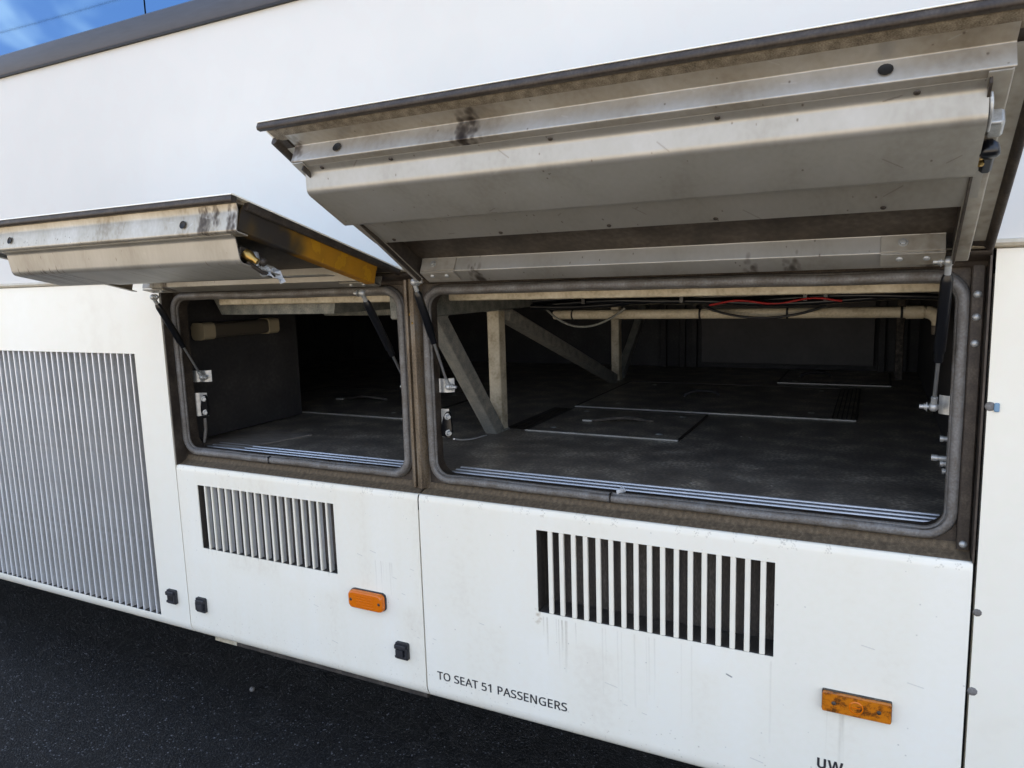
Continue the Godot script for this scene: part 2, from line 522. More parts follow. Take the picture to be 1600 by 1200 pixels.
func build_ground():
	var asphalt := StandardMaterial3D.new()
	var w := 1024
	var cells := FastNoiseLite.new()
	cells.seed = 4; cells.noise_type = FastNoiseLite.TYPE_CELLULAR; cells.frequency = 0.12
	cells.cellular_return_type = FastNoiseLite.RETURN_DISTANCE; cells.fractal_type = FastNoiseLite.FRACTAL_NONE
	var hi := cells.get_seamless_image(w, w)
	hi.convert(Image.FORMAT_L8)
	cells.cellular_return_type = FastNoiseLite.RETURN_CELL_VALUE
	var ci := cells.get_seamless_image(w, w)
	ci.convert(Image.FORMAT_L8)
	var fine := noise_image(71, 0.35, w, w, 1, 3).get_data()
	var broad := noise_image(72, 0.006, w, w, 1, 4).get_data()
	var hd := hi.get_data()
	var cd := ci.get_data()
	var o := PackedByteArray()
	o.resize(w * w * 3)
	var hb := PackedByteArray()
	hb.resize(w * w)
	for i in w * w:
		var stone := 255 - hd[i]
		var c := cd[i]
		var b := 4.0 + stone * 0.05 + (c - 128) * 0.09 + (fine[i] - 128) * 0.10 + (broad[i] - 128) * 0.09
		if c > 249 and stone > 100:
			b += 80.0
		elif c > 243 and stone > 110:
			b += 34.0
		elif c > 226 and stone > 120:
			b += 16.0
		var bb := int(clampf(b, 3, 160))
		o[i * 3] = bb; o[i * 3 + 1] = bb; o[i * 3 + 2] = int(bb * 1.03)
		hb[i] = int(clampf(stone * (0.3 + 0.5 * c / 255.0) + (fine[i] - 128) * 0.35 + 20.0, 0.0, 255.0))
	var im := Image.create_from_data(w, w, false, Image.FORMAT_RGB8, o)
	im.generate_mipmaps()
	asphalt.albedo_texture = ImageTexture.create_from_image(im)
	var nm := Image.create_from_data(w, w, false, Image.FORMAT_L8, hb)
	nm.convert(Image.FORMAT_RGBA8)
	nm.bump_map_to_normal_map(6.0)
	nm.generate_mipmaps()
	asphalt.normal_enabled = true
	asphalt.normal_texture = ImageTexture.create_from_image(nm)
	asphalt.normal_scale = 1.0
	asphalt.uv1_triplanar = true
	asphalt.uv1_scale = Vector3(1.7, 1.7, 1.7)
	asphalt.roughness = 0.7
	asphalt.metallic_specular = 0.4
	M.asphalt = asphalt
	var mb := Mb.new()
	mb.quad(Vector3(-300, 0, -300), Vector3(300, 0, -300), Vector3(300, 0, 300), Vector3(-300, 0, 300), Vector3.UP, Vector3.UP, Vector3.UP, Vector3.UP)
	var g := put("ground", mb, asphalt, self)
	# stone chips that stand up out of the binder, near the coach
	var chip := Mb.new()
	chip.lathe([Vector2(0.0, -0.5), Vector2(0.85, -0.35), Vector2(1.0, 0.05), Vector2(0.6, 0.45), Vector2(0, 0.55)], Vector3.ZERO, Vector3.UP, 5)
	var cm := StandardMaterial3D.new()
	cm.vertex_color_use_as_albedo = true
	cm.roughness = 0.5
	var mm := MultiMesh.new()
	mm.transform_format = MultiMesh.TRANSFORM_3D
	mm.use_colors = true
	mm.mesh = chip.mesh(cm)
	var count := 90000
	mm.instance_count = count
	var rng := RandomNumberGenerator.new()
	rng.seed = 91
	for i in count:
		var x := -0.3 - 3.7 * rng.randf()
		var z := -0.75 + 1.75 * rng.randf()
		var sz := 0.0012 + 0.0032 * pow(rng.randf(), 2.2)
		var bs := Basis.from_euler(Vector3(rng.randf_range(-0.5, 0.5), rng.randf() * TAU, rng.randf_range(-0.5, 0.5))).scaled(Vector3(sz, sz * 0.55, sz))
		mm.set_instance_transform(i, Transform3D(bs, Vector3(x, -sz * 0.08, z)))
		var g2 := 0.006 + 0.012 * rng.randf() * rng.randf()
		var pick := rng.randf()
		if pick > 0.997:
			g2 = 0.10 + 0.18 * rng.randf()
		elif pick > 0.965:
			g2 = 0.03 + 0.03 * rng.randf()
		mm.set_instance_color(i, Color(g2, g2 * 0.98, g2 * 0.97))
	var ci2 := MultiMeshInstance3D.new()
	ci2.name = "asphalt_chips"
	ci2.multimesh = mm
	add_child(ci2)
	tag(ci2, "small dark stone chips standing up out of the asphalt beside the coach", "stone chips", "", "stuff")
	build_wire()
	var slab := Mb.new()
	slab.quad(Vector3(-300, 0.004, 3.4), Vector3(300, 0.004, 3.4), Vector3(300, 0.004, 300), Vector3(-300, 0.004, 300), Vector3.UP, Vector3.UP, Vector3.UP, Vector3.UP)
	var yard := put("pavement", slab, worn([[0.0, grey(172, 160, 140)], [1.0, grey(200, 189, 168)]], 41, Vector3(0.3, 0.3, 0.3), 0.85), self)
	tag(yard, "pale concrete yard in the sun beyond the dark asphalt", "", "", "structure")
	tag(g, "dark fresh asphalt ground beside and under the coach", "", "", "structure")

# overhead cable across the yard, mirrored in the coach windows
func build_wire():
	var a := WIRE_A
	var b := WIRE_B
	var d := (b - a).normalized()
	var e1 := a - d * 14.0
	var e2 := b + d * 16.0
	var wood := plain(grey(96, 84, 70), 0.85)
	for e in [e1, e2]:
		var mb := Mb.new()
		mb.lathe([Vector2(0.15, 0.0), Vector2(0.11, e.y + 0.5), Vector2(0, e.y + 0.52)], Vector3(e.x, 0, e.z), Vector3.UP, 14)
		var p := put("utility_pole", mb, wood, self)
		tag(p, "tall wooden utility pole at the %s end of the overhead cable" % ("left" if e.x < -40.0 else "right"), "pole", "poles across the yard")
		mb = Mb.new()
		mb.box(Vector3(e.x, e.y - 0.1, e.z), Vector3(0.1, 0.1, 1.6), 0.01)
		put("cross_arm", mb, wood, p)
	var path := []
	for i in 25:
		var t := i / 24.0
		path.append(e1.lerp(e2, t) - Vector3(0, 0.5 * (4.0 * t * (1.0 - t) - 0.75), 0))
	var wb := Mb.new()
	wb.tube(path, 0.02, 6)
	tag(put("overhead_cable", wb, M.black, self), "thin dark overhead cable strung high across the yard", "cable")

# ------------------------------------------------------------------ the upper body
func build_body():
	var x0 := -7.0
	var x1 := 5.0
	var mb := Mb.new()
	mb.prism(v2([0.0, 1.404, 0.0, 2.034, -0.03, 2.034, -0.03, 1.404]), Vector3(x0, 0, 0), Vector3(0, 0, 1), Vector3(0, 1, 0), Vector3(x1 - x0, 0, 0))
	put("side_panel", mb, M.white, coach, "bluish white upper side panel under the windows")
	mb = Mb.new()
	mb.prism(v2([-0.02, 1.391, 0.0, 1.391, 0.006, 1.394, 0.008, 1.399, 0.006, 1.404, 0.0, 1.4055, -0.02, 1.4055]), Vector3(x0, 0, 0), Vector3(0, 0, 1), Vector3(0, 1, 0), Vector3(x1 - x0, 0, 0))
	put("waist_moulding", mb, M.bead, coach, "thin beige moulding along the waist of the coach")
	mb = Mb.new()
	mb.prism(v2([-0.02, 2.0345, 0.008, 2.0345, 0.010, 2.038, 0.010, 2.088, 0.006, 2.092, -0.02, 2.092]), Vector3(x0, 0, 0), Vector3(0, 0, 1), Vector3(0, 1, 0), Vector3(x1 - x0, 0, 0))
	var tr := put("window_trim", mb, M.trim, coach, "dark grey trim under the side windows")
	mb = Mb.new()
	mb.box(Vector3((x0 + x1) * 0.5, 2.0315, 0.003), Vector3(x1 - x0, 0.005, 0.012))
	put("rubber_strip", mb, M.black, tr)
	# panes of tinted glass, butted with dark joints
	var edges := [-6.9, -5.3, -3.6, -1.766, -0.1, 1.6, 3.3, 4.9]
	for i in edges.size() - 1:
		mb = Mb.new()
		mb.box(Vector3((edges[i] + edges[i + 1]) * 0.5, 2.58, -0.006), Vector3(edges[i + 1] - edges[i] - 0.006, 0.97, 0.008), 0.001)
		var p := put("window", mb, M.glass, coach)
		mb = Mb.new()
		mb.box(Vector3(edges[i + 1], 2.58, -0.013), Vector3(0.09, 0.97, 0.012))
		put("joint_strip", mb, M.black, p)
	mb = Mb.new()
	mb.prism(fillet(v2([0.0, 3.066, 0.0, 3.2, -0.1, 3.48, -2.4, 3.48, -2.5, 3.2, -2.5, 3.066]), 0.1), Vector3(x0, 0, 0), Vector3(0, 0, 1), Vector3(0, 1, 0), Vector3(x1 - x0, 0, 0))
	put("roof", mb, M.white, coach)
	mb = Mb.new()
	mb.box(Vector3(-1.0, 1.7, -2.48), Vector3(12.0, 2.72, 0.04))
	put("far_side_wall", mb, M.white, coach)
	for x in [x0 - 0.02, x1 + 0.02]:
		mb = Mb.new()
		mb.box(Vector3(x, 1.7, -1.25), Vector3(0.04, 2.73, 2.5), 0.01)
		put("end_wall", mb, M.white, coach)
	mb = Mb.new()
	mb.box(Vector3(-1.0, 1.44, -1.24), Vector3(11.95, 0.04, 2.42))
	put("saloon_floor", mb, M.hold_black, coach)
	mb = Mb.new()
	mb.box(Vector3(-1.0, 0.42, -1.3), Vector3(11.95, 0.03, 2.3))
	put("underbody", mb, M.hold_black, coach)
	# dark interior wall behind the glass
	mb = Mb.new()
	mb.box(Vector3(-1.0, 2.58, -0.06), Vector3(11.9, 0.97, 0.02))
	put("window_backing", mb, M.black, coach)

# ------------------------------------------------------------------ lower skirt panels and grilles
# outline of a skirt panel in (z, y), outer face first, from its top to the rolled bottom edge
func skirt(top: float, folded: bool) -> PackedVector2Array:
	var p: PackedVector2Array
	if folded:
		p = fillet(v2([-0.036, top - 0.004, -0.004, top, 0.0, top - 0.012, 0.0, top - 0.03]), 0.005, 4)
	else:
		p = v2([-0.03, top, 0.0, top - 0.0005])
	return p

func skirt_bottom() -> PackedVector2Array:
	return v2([0.0, 0.3695, -0.0012, 0.361, -0.0045, 0.350, -0.010, 0.341, -0.018, 0.335, -0.030, 0.3315, -0.055, 0.331])

func skirt_panel(called: String, x0: float, x1: float, top: float, folded: bool, hole: Array, label: String, paint: Material = null) -> MeshInstance3D:
	var mb := Mb.new()
	var za := Vector3(0, 0, 1)
	var ya := Vector3(0, 1, 0)
	var full := skirt(top, folded)
	full.append_array(skirt_bottom())
	var spans := [[x0, x1]]
	if hole.size() > 0:
		spans = [[x0, hole[0]], [hole[1], x1]]
		var up := skirt(top, folded)
		up.append(Vector2(0.0, hole[3]))
		mb.prism(sheet(up, -0.0022), Vector3(hole[0], 0, 0), za, ya, Vector3(hole[1] - hole[0], 0, 0), false)
		var lo := PackedVector2Array([Vector2(0.0, hole[2])])
		lo.append_array(skirt_bottom())
		mb.prism(sheet(lo, -0.0022), Vector3(hole[0], 0, 0), za, ya, Vector3(hole[1] - hole[0], 0, 0), false)
	for s in spans:
		mb.prism(sheet(full, -0.0022), Vector3(s[0], 0, 0), za, ya, Vector3(s[1] - s[0], 0, 0), true)
	for i in mb.v.size():
		mb.uv[i] = Vector2((mb.v[i].x - x0) / (x1 - x0), (top - mb.v[i].y) / (top - 0.331))
	var o := put(called, mb, paint if paint else M.ivory, coach, label)
	# folded side edges that close the joints
	for x in [x0 + 0.001, x1 - 0.001]:
		var sb := Mb.new()
		sb.box(Vector3(x, (top + 0.36) * 0.5 - 0.02, -0.014), Vector3(0.0016, top - 0.4, 0.022))
		put("side_fold", sb, M.ivory, o)
	return o

# ivory paint with faint run marks, specks and small scratches; x and y as parts of the panel
func panel_paint(sd: int, wide: float, runs: Array) -> StandardMaterial3D:
	var w := 1024
	var h := 512
	var im := tone_tex(sd, 0.004, 0.05, 0.3, IVORY, w, h, 8).get_image()
	im.clear_mipmaps()
	var rng := RandomNumberGenerator.new()
	rng.seed = sd
	for r in runs:
		for k in r[4]:
			var x := rng.randf_range(r[0], r[1]) * w
			var y0: float = r[2] * h
			var y1 := lerpf(y0, r[3] * h, rng.randf_range(0.3, 1.0))
			var wd := rng.randf_range(0.7, 2.2)
			for y in range(int(y0), int(y1)):
				x += rng.randf_range(-0.12, 0.12)
				blot(im, x, y, wd, grey(150, 138, 116), r[5] * (1.0 - (y - y0) / (y1 - y0 + 1.0)) * rng.randf_range(0.5, 1.0))
	for k in 70:
		blot(im, rng.randf() * w, rng.randf() * h, rng.randf_range(0.5, 1.3), grey(140, 134, 124), rng.randf_range(0.2, 0.6))
	for k in 14:
		var x := rng.randf() * w
		var y := rng.randf_range(0.3, 1.0) * h
		for i in rng.randi_range(6, 26):
			blot(im, x + i, y + i * 0.2, 0.6, grey(170, 166, 158), 0.35)
	for k in 260:      # splashes off the road along the lower edge
		var yy := 1.0 - 0.16 * pow(rng.randf(), 2.0)
		blot(im, rng.randf() * w, yy * h, rng.randf_range(0.4, 1.5), grey(128, 116, 98), rng.randf_range(0.08, 0.4))
	for k in 26:       # scuffs along the top fold
		var sx := rng.randf() * w
		for i in rng.randi_range(3, 12):
			blot(im, sx + i, rng.randf_range(0.0, 0.03) * h, 0.9, grey(150, 142, 128), 0.3)
	if sd == 202:
		for i in 26:
			blot(im, 0.273 * w + rng.randfn(0, 5), 0.47 * h + rng.randfn(0, 9), rng.randf_range(1.0, 4.0), grey(150, 130, 100), 0.16)
		for i in 10:
			blot(im, 0.64 * w + i, 0.555 * h + i * 0.45, 1.3, grey(110, 108, 106), 0.6)
	im.generate_mipmaps()
	var m := StandardMaterial3D.new()
	m.albedo_texture = ImageTexture.create_from_image(im)
	m.roughness = 0.2
	m.metallic_specular = 0.32
	m.cull_mode = BaseMaterial3D.CULL_DISABLED
	return m

func grille(called: String, label: String, x0: float, x1: float, y0: float, y1: float, first: float, pitch: float, count: int, sw: float, sd: float, mat: Material, back: Material, depth: float, web: Material):
	var mb := Mb.new()
	var xm := (x0 + x1) * 0.5
	var ym := (y0 + y1) * 0.5
	mb.box(Vector3(xm, ym, -depth - 0.004), Vector3(x1 - x0 + 0.02, y1 - y0 + 0.02, 0.004))
	mb.box(Vector3(x0 - 0.003, ym, -depth * 0.5 - 0.0035), Vector3(0.003, y1 - y0 + 0.004, depth - 0.003))
	mb.box(Vector3(x1 + 0.003, ym, -depth * 0.5 - 0.0035), Vector3(0.003, y1 - y0 + 0.004, depth - 0.003))
	mb.box(Vector3(xm, y0 - 0.0015, -depth * 0.5 - 0.0035), Vector3(x1 - x0, 0.003, depth - 0.003))
	mb.box(Vector3(xm, y1 + 0.0015, -depth * 0.5 - 0.0035), Vector3(x1 - x0, 0.003, depth - 0.003))
	var gr := put(called, mb, back, coach, label)
	# a slat: a bright front bar with a duller web behind it; three versions, one a little bent
	var shapes := []
	for k in 3:
		var sm := Mb.new()
		var cap := minf(0.006, sd * 0.45)
		sm.box(Vector3(0, 0, sd * 0.5 - cap * 0.5), Vector3(sw, y1 - y0 - 0.0006, cap), 0.0012)
		var am := sm.mesh(mat)
		var wm := Mb.new()
		wm.box(Vector3(0, 0, -cap * 0.5), Vector3(sw * 0.55, y1 - y0 - 0.001, sd - cap - 0.0002), 0.0004)
		am.add_surface_from_arrays(Mesh.PRIMITIVE_TRIANGLES, wm.mesh(web).surface_get_arrays(0))
		am.surface_set_material(1, web)
		shapes.append(am)
	var rng := RandomNumberGenerator.new()
	rng.seed = 77 + count
	for i in count:
		var s := put_mesh("slat", shapes[i % 3], gr)
		s.position = Vector3(first + pitch * i + rng.randf_range(-0.0006, 0.0006), ym, -0.0006 - sd * 0.5 - rng.randf_range(0.0, 0.0008))
		s.rotation = Vector3(0, rng.randf_range(-0.06, 0.06), rng.randf_range(-0.0012, 0.0012))

func build_lower_panels():
	skirt_panel("skirt_panel", -6.9, SEAM_L - 0.0015, 1.3905, false, [-3.42, -1.948, 0.372, 1.185], "tall ivory panel around the big radiator grille")
	skirt_panel("skirt_panel", SEAM_L + 0.0015, SEAM_M - 0.002, RIM, true, [-1.733, -1.233, 0.619, 0.809], "ivory panel with a grille, under the left luggage door", panel_paint(201, SEAM_M - SEAM_L, [[0.09, 0.7, 0.45, 0.5, 10, 0.10], [0.82, 0.9, 0.35, 0.6, 8, 0.06]]))
	skirt_panel("skirt_panel", SEAM_M + 0.002, SEAM_R - 0.003, RIM, true, [-0.658, -0.155, 0.622, 0.8145], "ivory panel with a grille and lettering, under the right luggage door", panel_paint(202, SEAM_R - SEAM_M, [[0.275, 0.36, 0.47, 0.75, 9, 0.13], [0.3, 0.72, 0.47, 0.8, 12, 0.045], [0.8, 0.95, 0.6, 0.9, 6, 0.06]]))
	skirt_panel("skirt_panel", SEAM_R + 0.003, 4.95, 1.3905, false, [], "tall ivory panel right of the luggage doors")
	grille("radiator_grille", "tall silver grille of close upright slats", -3.42, -1.948, 0.372, 1.185, -1.948 - 0.0295 * 49 + 0.006, 0.0295, 49, 0.0050, 0.021, M.slat, M.dust, 0.055, M.slat_web)
	grille("vent_grille", "short grille of white slats left of the round cornered amber lamp", -1.733, -1.233, 0.619, 0.809, -1.706, 0.0279, 17, 0.0062, 0.017, M.ivory, M.dust, 0.05, M.slat_web)
	grille("vent_grille", "short grille of white slats with dark gaps above the lettering", -0.658, -0.155, 0.622, 0.8145, -0.6265, 0.0281, 17, 0.0108, 0.012, M.ivory, M.dust, 0.07, M.ivory)
	# dark strips that show through the joints
	for x in [SEAM_L, SEAM_M, SEAM_R]:
		var mb := Mb.new()
		mb.box(Vector3(x, 0.6, -0.03), Vector3(0.03, 0.5, 0.006))
		put("joint_strip", mb, M.black, coach)
	# timber packing and the rubbing strip that hang under the skirt
	var mb := Mb.new()
	mb.box(Vector3(-1.705, 0.326, -0.036), Vector3(0.09, 0.02, 0.02), 0.002)
	put("packing_block", mb, M.cream, coach, "small beige block under the panel edge")
	mb = Mb.new()
	mb.prism(v2([-0.05, 0.312, -0.034, 0.312, -0.028, 0.317, -0.028, 0.3325, -0.05, 0.3325]), Vector3(-1.66, 0, 0), Vector3(0, 0, 1), Vector3(0, 1, 0), Vector3(0.67, 0, 0))
	put("rubbing_strip", mb, M.dust, coach, "dirty dark strip under the panel edge")

# ------------------------------------------------------------------ frames round the two openings
func build_door_frames():
	var bays := [
		{"x0": -1.8165, "x1": -0.975, "o": [-1.806, -1.0165, 0.897, 1.349], "n": "left"},
		{"x0": -0.975, "x1": 0.1665, "o": [-0.945, 0.1315, 0.896, 1.349], "n": "right"}]
	for b in bays:
		var h: Array = b.o
		var mb := Mb.new()
		ring_plate(mb, b.x0, b.x1, 0.862, 1.395, rrect(h[0] - 0.004, h[1] + 0.004, h[2] - 0.004, h[3] + 0.004, 0.045), -0.044)
		# the reveal that runs back into the hold
		var hole := rrect(h[0] + 0.006, h[1] - 0.006, h[2] + 0.006, h[3] - 0.006, 0.04)
		var m := hole.size()
		for i in m:
			var a := hole[i]
			var c := hole[(i + 1) % m]
			var nn := Vector3(c.y - a.y, a.x - c.x, 0).normalized() * -1.0
			mb.quad(Vector3(a.x, a.y, -0.03), Vector3(c.x, c.y, -0.03), Vector3(c.x, c.y, -0.075), Vector3(a.x, a.y, -0.075), nn, nn, nn, nn)
		var f := put("door_frame", mb, M.frame, coach)
		# the rubber seal: a soft bead, a little uneven, with a lip
		var path := []
		var lip := []
		var nz := FastNoiseLite.new()
		nz.seed = 3 if b.n == "left" else 8
		nz.frequency = 3.0
		var loop := rrect(h[0], h[1], h[2], h[3], 0.045, 7)
		for i in loop.size():
			var a := loop[i]
			var c := loop[(i + 1) % loop.size()]
			var steps := maxi(1, int((c - a).length() / 0.03))
			for k in steps:
				var q := a.lerp(c, float(k) / steps)
				var wob := nz.get_noise_2d(q.x, q.y) * 0.0035
				path.append(Vector3(q.x, q.y + wob, -0.034 + wob))
				lip.append(Vector3(q.x, q.y + wob * 0.5, -0.040))
		var sb := Mb.new()
		sb.tube(path, 0.0090, 10, true, true, Vector2(1.0, 0.8))
		var s := put("rubber_seal", sb, M.seal, coach, "grey rubber seal round the %s hold opening" % b.n)
		var lb := Mb.new()
		lb.tube(lip, 0.0122, 8, true, true, Vector2(1.0, 0.5))
		put("seal_lip", lb, M.seal, s)
		for jx in ([-1.476] if b.n == "left" else [-0.495]):
			var jb := Mb.new()
			jb.box(Vector3(jx, 0.897, -0.034), Vector3(0.003, 0.0205, 0.017), 0.001)
			put("seal_joint", jb, M.black, s)
	# sloping sill rail in front of the seal
	for r in [[-1.812, -0.9725], [-0.9665, 0.1605]]:
		var mb := Mb.new()
		mb.prism(fillet(v2([-0.006, 0.852, -0.006, 0.8585, -0.012, 0.863, -0.034, 0.870, -0.040, 0.880, -0.0438, 0.884, -0.0438, 0.852]), 0.004, 3), Vector3(r[0], 0, 0), Vector3(0, 0, 1), Vector3(0, 1, 0), Vector3(r[1] - r[0], 0, 0))
		put("sill_rail", mb, M.ledge, coach, "brown dirt covered rail under the seal")
	# pillar between the doors, an extrusion with ridges
	var mb := Mb.new()
	mb.prism(v2([-1.0, -0.0435, -0.998, -0.024, -0.993, -0.020, -0.9885, -0.0225, -0.9875, -0.030, -0.980, -0.030, -0.978, -0.018, -0.966, -0.016, -0.963, -0.022, -0.960, -0.033, -0.958, -0.0435]), Vector3(0, 0.872, 0), Vector3(1, 0, 0), Vector3(0, 0, 1), Vector3(0, 0.518, 0))
	var pl := put("centre_pillar", mb, M.pillar, coach, "stained brown pillar between the two doors")
	for p in [[-0.984, 1.292, 0.0052], [-0.972, 1.272, 0.003], [-0.984, 1.268, 0.0025]]:
		mb = Mb.new()
		mb.dome(Vector3(p[0], p[1], -0.0295 if p[0] < -0.975 else -0.017), Vector3(0, 0, 1), p[2], p[2] * 0.8)
		put("rivet", mb, M.brass, pl)
	# strip with bolts at the right of the openings
	mb = Mb.new()
	mb.prism(v2([0.1405, -0.0435, 0.1405, -0.031, 0.1425, -0.029, 0.158, -0.029, 0.160, -0.031, 0.160, -0.0435]), Vector3(0, 0.874, 0), Vector3(1, 0, 0), Vector3(0, 0, 1), Vector3(0, 0.516, 0))
	var rs := put("side_strip", mb, M.frame, coach, "dark bolted strip at the right of the openings")
	for y in [1.317, 1.279, 1.235, 0.884]:
		mb = Mb.new()
		mb.dome(Vector3(0.150, y, -0.0288), Vector3(0, 0, 1), 0.0065, 0.005)
		put("bolt", mb, M.galv, rs)
	for x in [0.1635, -1.8135]:
		mb = Mb.new()
		mb.box(Vector3(x, 1.126, -0.0225), Vector3(0.003, 0.53, 0.041))
		put("side_jamb", mb, M.alu_dark, coach)
	# hinge extrusion over the doors
	mb = Mb.new()
	mb.prism(fillet(v2([-0.0437, 1.362, -0.030, 1.362, -0.026, 1.372, -0.012, 1.376, 0.0, 1.381, 0.003, 1.388, -0.002, 1.3895, -0.0437, 1.3895]), 0.003, 3), Vector3(-1.814, 0, 0), Vector3(0, 0, 1), Vector3(0, 1, 0), Vector3(1.978, 0, 0))
	put("hinge_rail", mb, M.frame, coach, "dark hinge rail above the openings")

# ------------------------------------------------------------------ inside the hold
func build_hold():
	var mb := Mb.new()
	mb.box(Vector3(-1.4, FLOOR - 0.012, -1.24), Vector3(3.4, 0.024, 2.38))
	var fl := put("hold_floor", mb, M.hold_floor, coach, "dark scuffed floor of the luggage hold")
	mb = Mb.new()
	mb.box(Vector3(-1.4, 1.13, -2.415), Vector3(3.4, 0.56, 0.03))
	put("hold_rear_wall", mb, M.hold_black, coach)
	mb = Mb.new()
	mb.box(Vector3(0.195, 1.15, -1.23), Vector3(0.03, 0.52, 2.34))
	put("hold_side_wall", mb, M.hold_black, coach)
	mb = Mb.new()
	mb.box(Vector3(-3.1, 1.15, -1.23), Vector3(0.03, 0.56, 2.34))
	put("hold_side_wall", mb, M.hold_black, coach)
	mb = Mb.new()
	mb.box(Vector3(-1.4, 1.404, -1.24), Vector3(3.4, 0.02, 2.36))
	put("hold_ceiling", mb, M.hold_black, coach)
	# board that shuts the left end
	mb = Mb.new()
	mb.box(Vector3(-1.925, 1.145, -0.355), Vector3(0.05, 0.495, 0.54), 0.003)
	put("hold_partition", mb, M.hold_black, coach, "dark board at the left end of the hold")
	mb = Mb.new()
	mb.box(Vector3(-1.86, 1.14, -0.078), Vector3(0.1, 0.5, 0.006))
	put("corner_board", mb, M.hold_black, coach)
	# ribbed aluminium threshold
	for r in [[-1.80, -1.03], [-0.935, 0.122]]:
		mb = Mb.new()
		mb.box(Vector3((r[0] + r[1]) * 0.5, FLOOR + 0.0012, -0.115), Vector3(r[1] - r[0], 0.002, 0.088))
		var th := put("threshold", mb, M.tread_base, coach, "ribbed aluminium threshold strip")
		for k in 4:
			mb = Mb.new()
			mb.prism(v2([-0.0046, 0.0, -0.003, 0.0026, 0.003, 0.0026, 0.0046, 0.0]), Vector3(r[0], FLOOR + 0.0021, -0.079 - 0.024 * k), Vector3(0, 0, 1), Vector3(0, 1, 0), Vector3(r[1] - r[0], 0, 0))
			put("rib", mb, M.tread, th)
	# cream header beam behind the seal
	for r in [[-1.72, -1.02], [-0.935, 0.16]]:
		mb = Mb.new()
		mb.box(Vector3((r[0] + r[1]) * 0.5, 1.346, -0.15), Vector3(r[1] - r[0], 0.054, 0.06), 0.004)
		put("header_beam", mb, M.cream, coach, "cream painted beam across the top of the opening")
	# cross truss of square tube between the bays
	var tx := -1.065
	var tr := Node3D.new()
	tr.name = "cross_truss"
	coach.add_child(tr)
	tag(tr, "grey and beige frame of square tubes inside the hold")
	var bars := [
		["top_chord", Vector3(tx, 1.318, -0.09), Vector3(tx, 1.318, -2.3), 0.05, 0.085, M.steel_paint],
		["post", Vector3(tx, 0.893, -0.612), Vector3(tx, 1.276, -0.612), 0.044, 0.044, M.cream],
		["diagonal", Vector3(tx, 1.297, -0.243), Vector3(tx, 0.885, -0.592), 0.044, 0.05, M.truss],
		["diagonal", Vector3(tx, 1.26, -0.67), Vector3(tx, 0.91, -1.74), 0.04, 0.045, M.truss],
		["post", Vector3(tx, 0.893, -1.79), Vector3(tx, 1.276, -1.79), 0.04, 0.04, M.cream],
		["diagonal", Vector3(tx, 0.91, -1.84), Vector3(tx, 1.26, -2.3), 0.04, 0.04, M.steel_paint]]
	for b in bars:
		var a: Vector3 = b[1]
		var e: Vector3 = b[2]
		var d := (e - a).normalized()
		var r := Basis(Vector3(1, 0, 0), d, Vector3(1, 0, 0).cross(d))
		mb = Mb.new()
		mb.box((a + e) * 0.5, Vector3(b[3], (e - a).length(), b[4]), 0.005, r)
		put(b[0], mb, b[5], tr)
	var wr := RandomNumberGenerator.new()
	wr.seed = 14
	for wv in [[-0.612, 0.895, 0.024], [-0.612, 1.275, 0.024], [-1.79, 0.895, 0.022], [-0.262, 1.276, 0.028], [-0.655, 1.272, 0.026]]:
		var wp := []
		for c4 in rrect(-0.0235, 0.0235, -wv[2], wv[2], 0.004, 3):
			wp.append(Vector3(tx + c4.x, wv[1] + wr.randf_range(-0.002, 0.002), wv[0] + c4.y))
		mb = Mb.new()
		mb.tube(wp, 0.0034, 6, true)
		put("weld_bead", mb, M.truss, tr)
	# duct and strip lamp at the upper left
	mb = Mb.new()
	mb.prism(v2([-1.86, 1.386, -1.80, 1.288, -1.36, 1.288, -1.34, 1.386]), Vector3(0, 0, -0.20), Vector3(1, 0, 0), Vector3(0, 1, 0), Vector3(0, 0, -0.32))
	put("ceiling_duct", mb, M.steel_paint, coach, "grey sheet metal duct under the hold ceiling")
	mb = Mb.new()
	mb.prism(v2([-1.84, 1.386, -1.76, 1.262, -1.36, 1.262, -1.32, 1.386]), Vector3(0, 0, -0.62), Vector3(1, 0, 0), Vector3(0, 1, 0), Vector3(0, 0, -0.3))
	put("ceiling_duct", mb, M.steel_paint, coach, "deeper grey duct behind the first one")
	mb = Mb.new()
	mb.prism(rrect(-1.885, -1.835, 1.215, 1.262, 0.014, 4), Vector3(0, 0, -0.16), Vector3(1, 0, 0), Vector3(0, 1, 0), Vector3(0, 0, -0.3))
	var lamp := put("hold_lamp", mb, plain(grey(74, 68, 58), 0.3), coach, "unlit strip lamp with beige end caps on the hold wall")
	for z in [-0.155, -0.425]:
		mb = Mb.new()
		mb.prism(rrect(-1.888, -1.832, 1.212, 1.265, 0.015, 4), Vector3(0, 0, z), Vector3(1, 0, 0), Vector3(0, 1, 0), Vector3(0, 0, -0.045))
		put("end_cap", mb, plain(grey(150, 138, 112), 0.5), lamp)
	# waste pipe with a broken elbow, cable loom above it
	mb = Mb.new()
	mb.tube([Vector3(-0.925, 1.252, -0.75), Vector3(0.115, 1.252, -0.75)], 0.0145, 14)
	var pipe := put("waste_pipe", mb, M.cream, coach, "cream plastic pipe hung along the hold")
	mb = Mb.new()
	mb.tube([Vector3(0.07, 1.252, -0.75), Vector3(0.11, 1.252, -0.75)], 0.0175, 14)
	put("collar", mb, M.cream, pipe)
	mb = Mb.new()
	var el := []
	for i in 7:
		var a := PI * 0.5 * i / 6.0
		el.append(Vector3(0.115 + 0.03 * sin(a), 1.252 - 0.03 * (1.0 - cos(a)), -0.75))
	el.append(Vector3(0.145, 1.204, -0.75))
	mb.tube(el, 0.0165, 14)
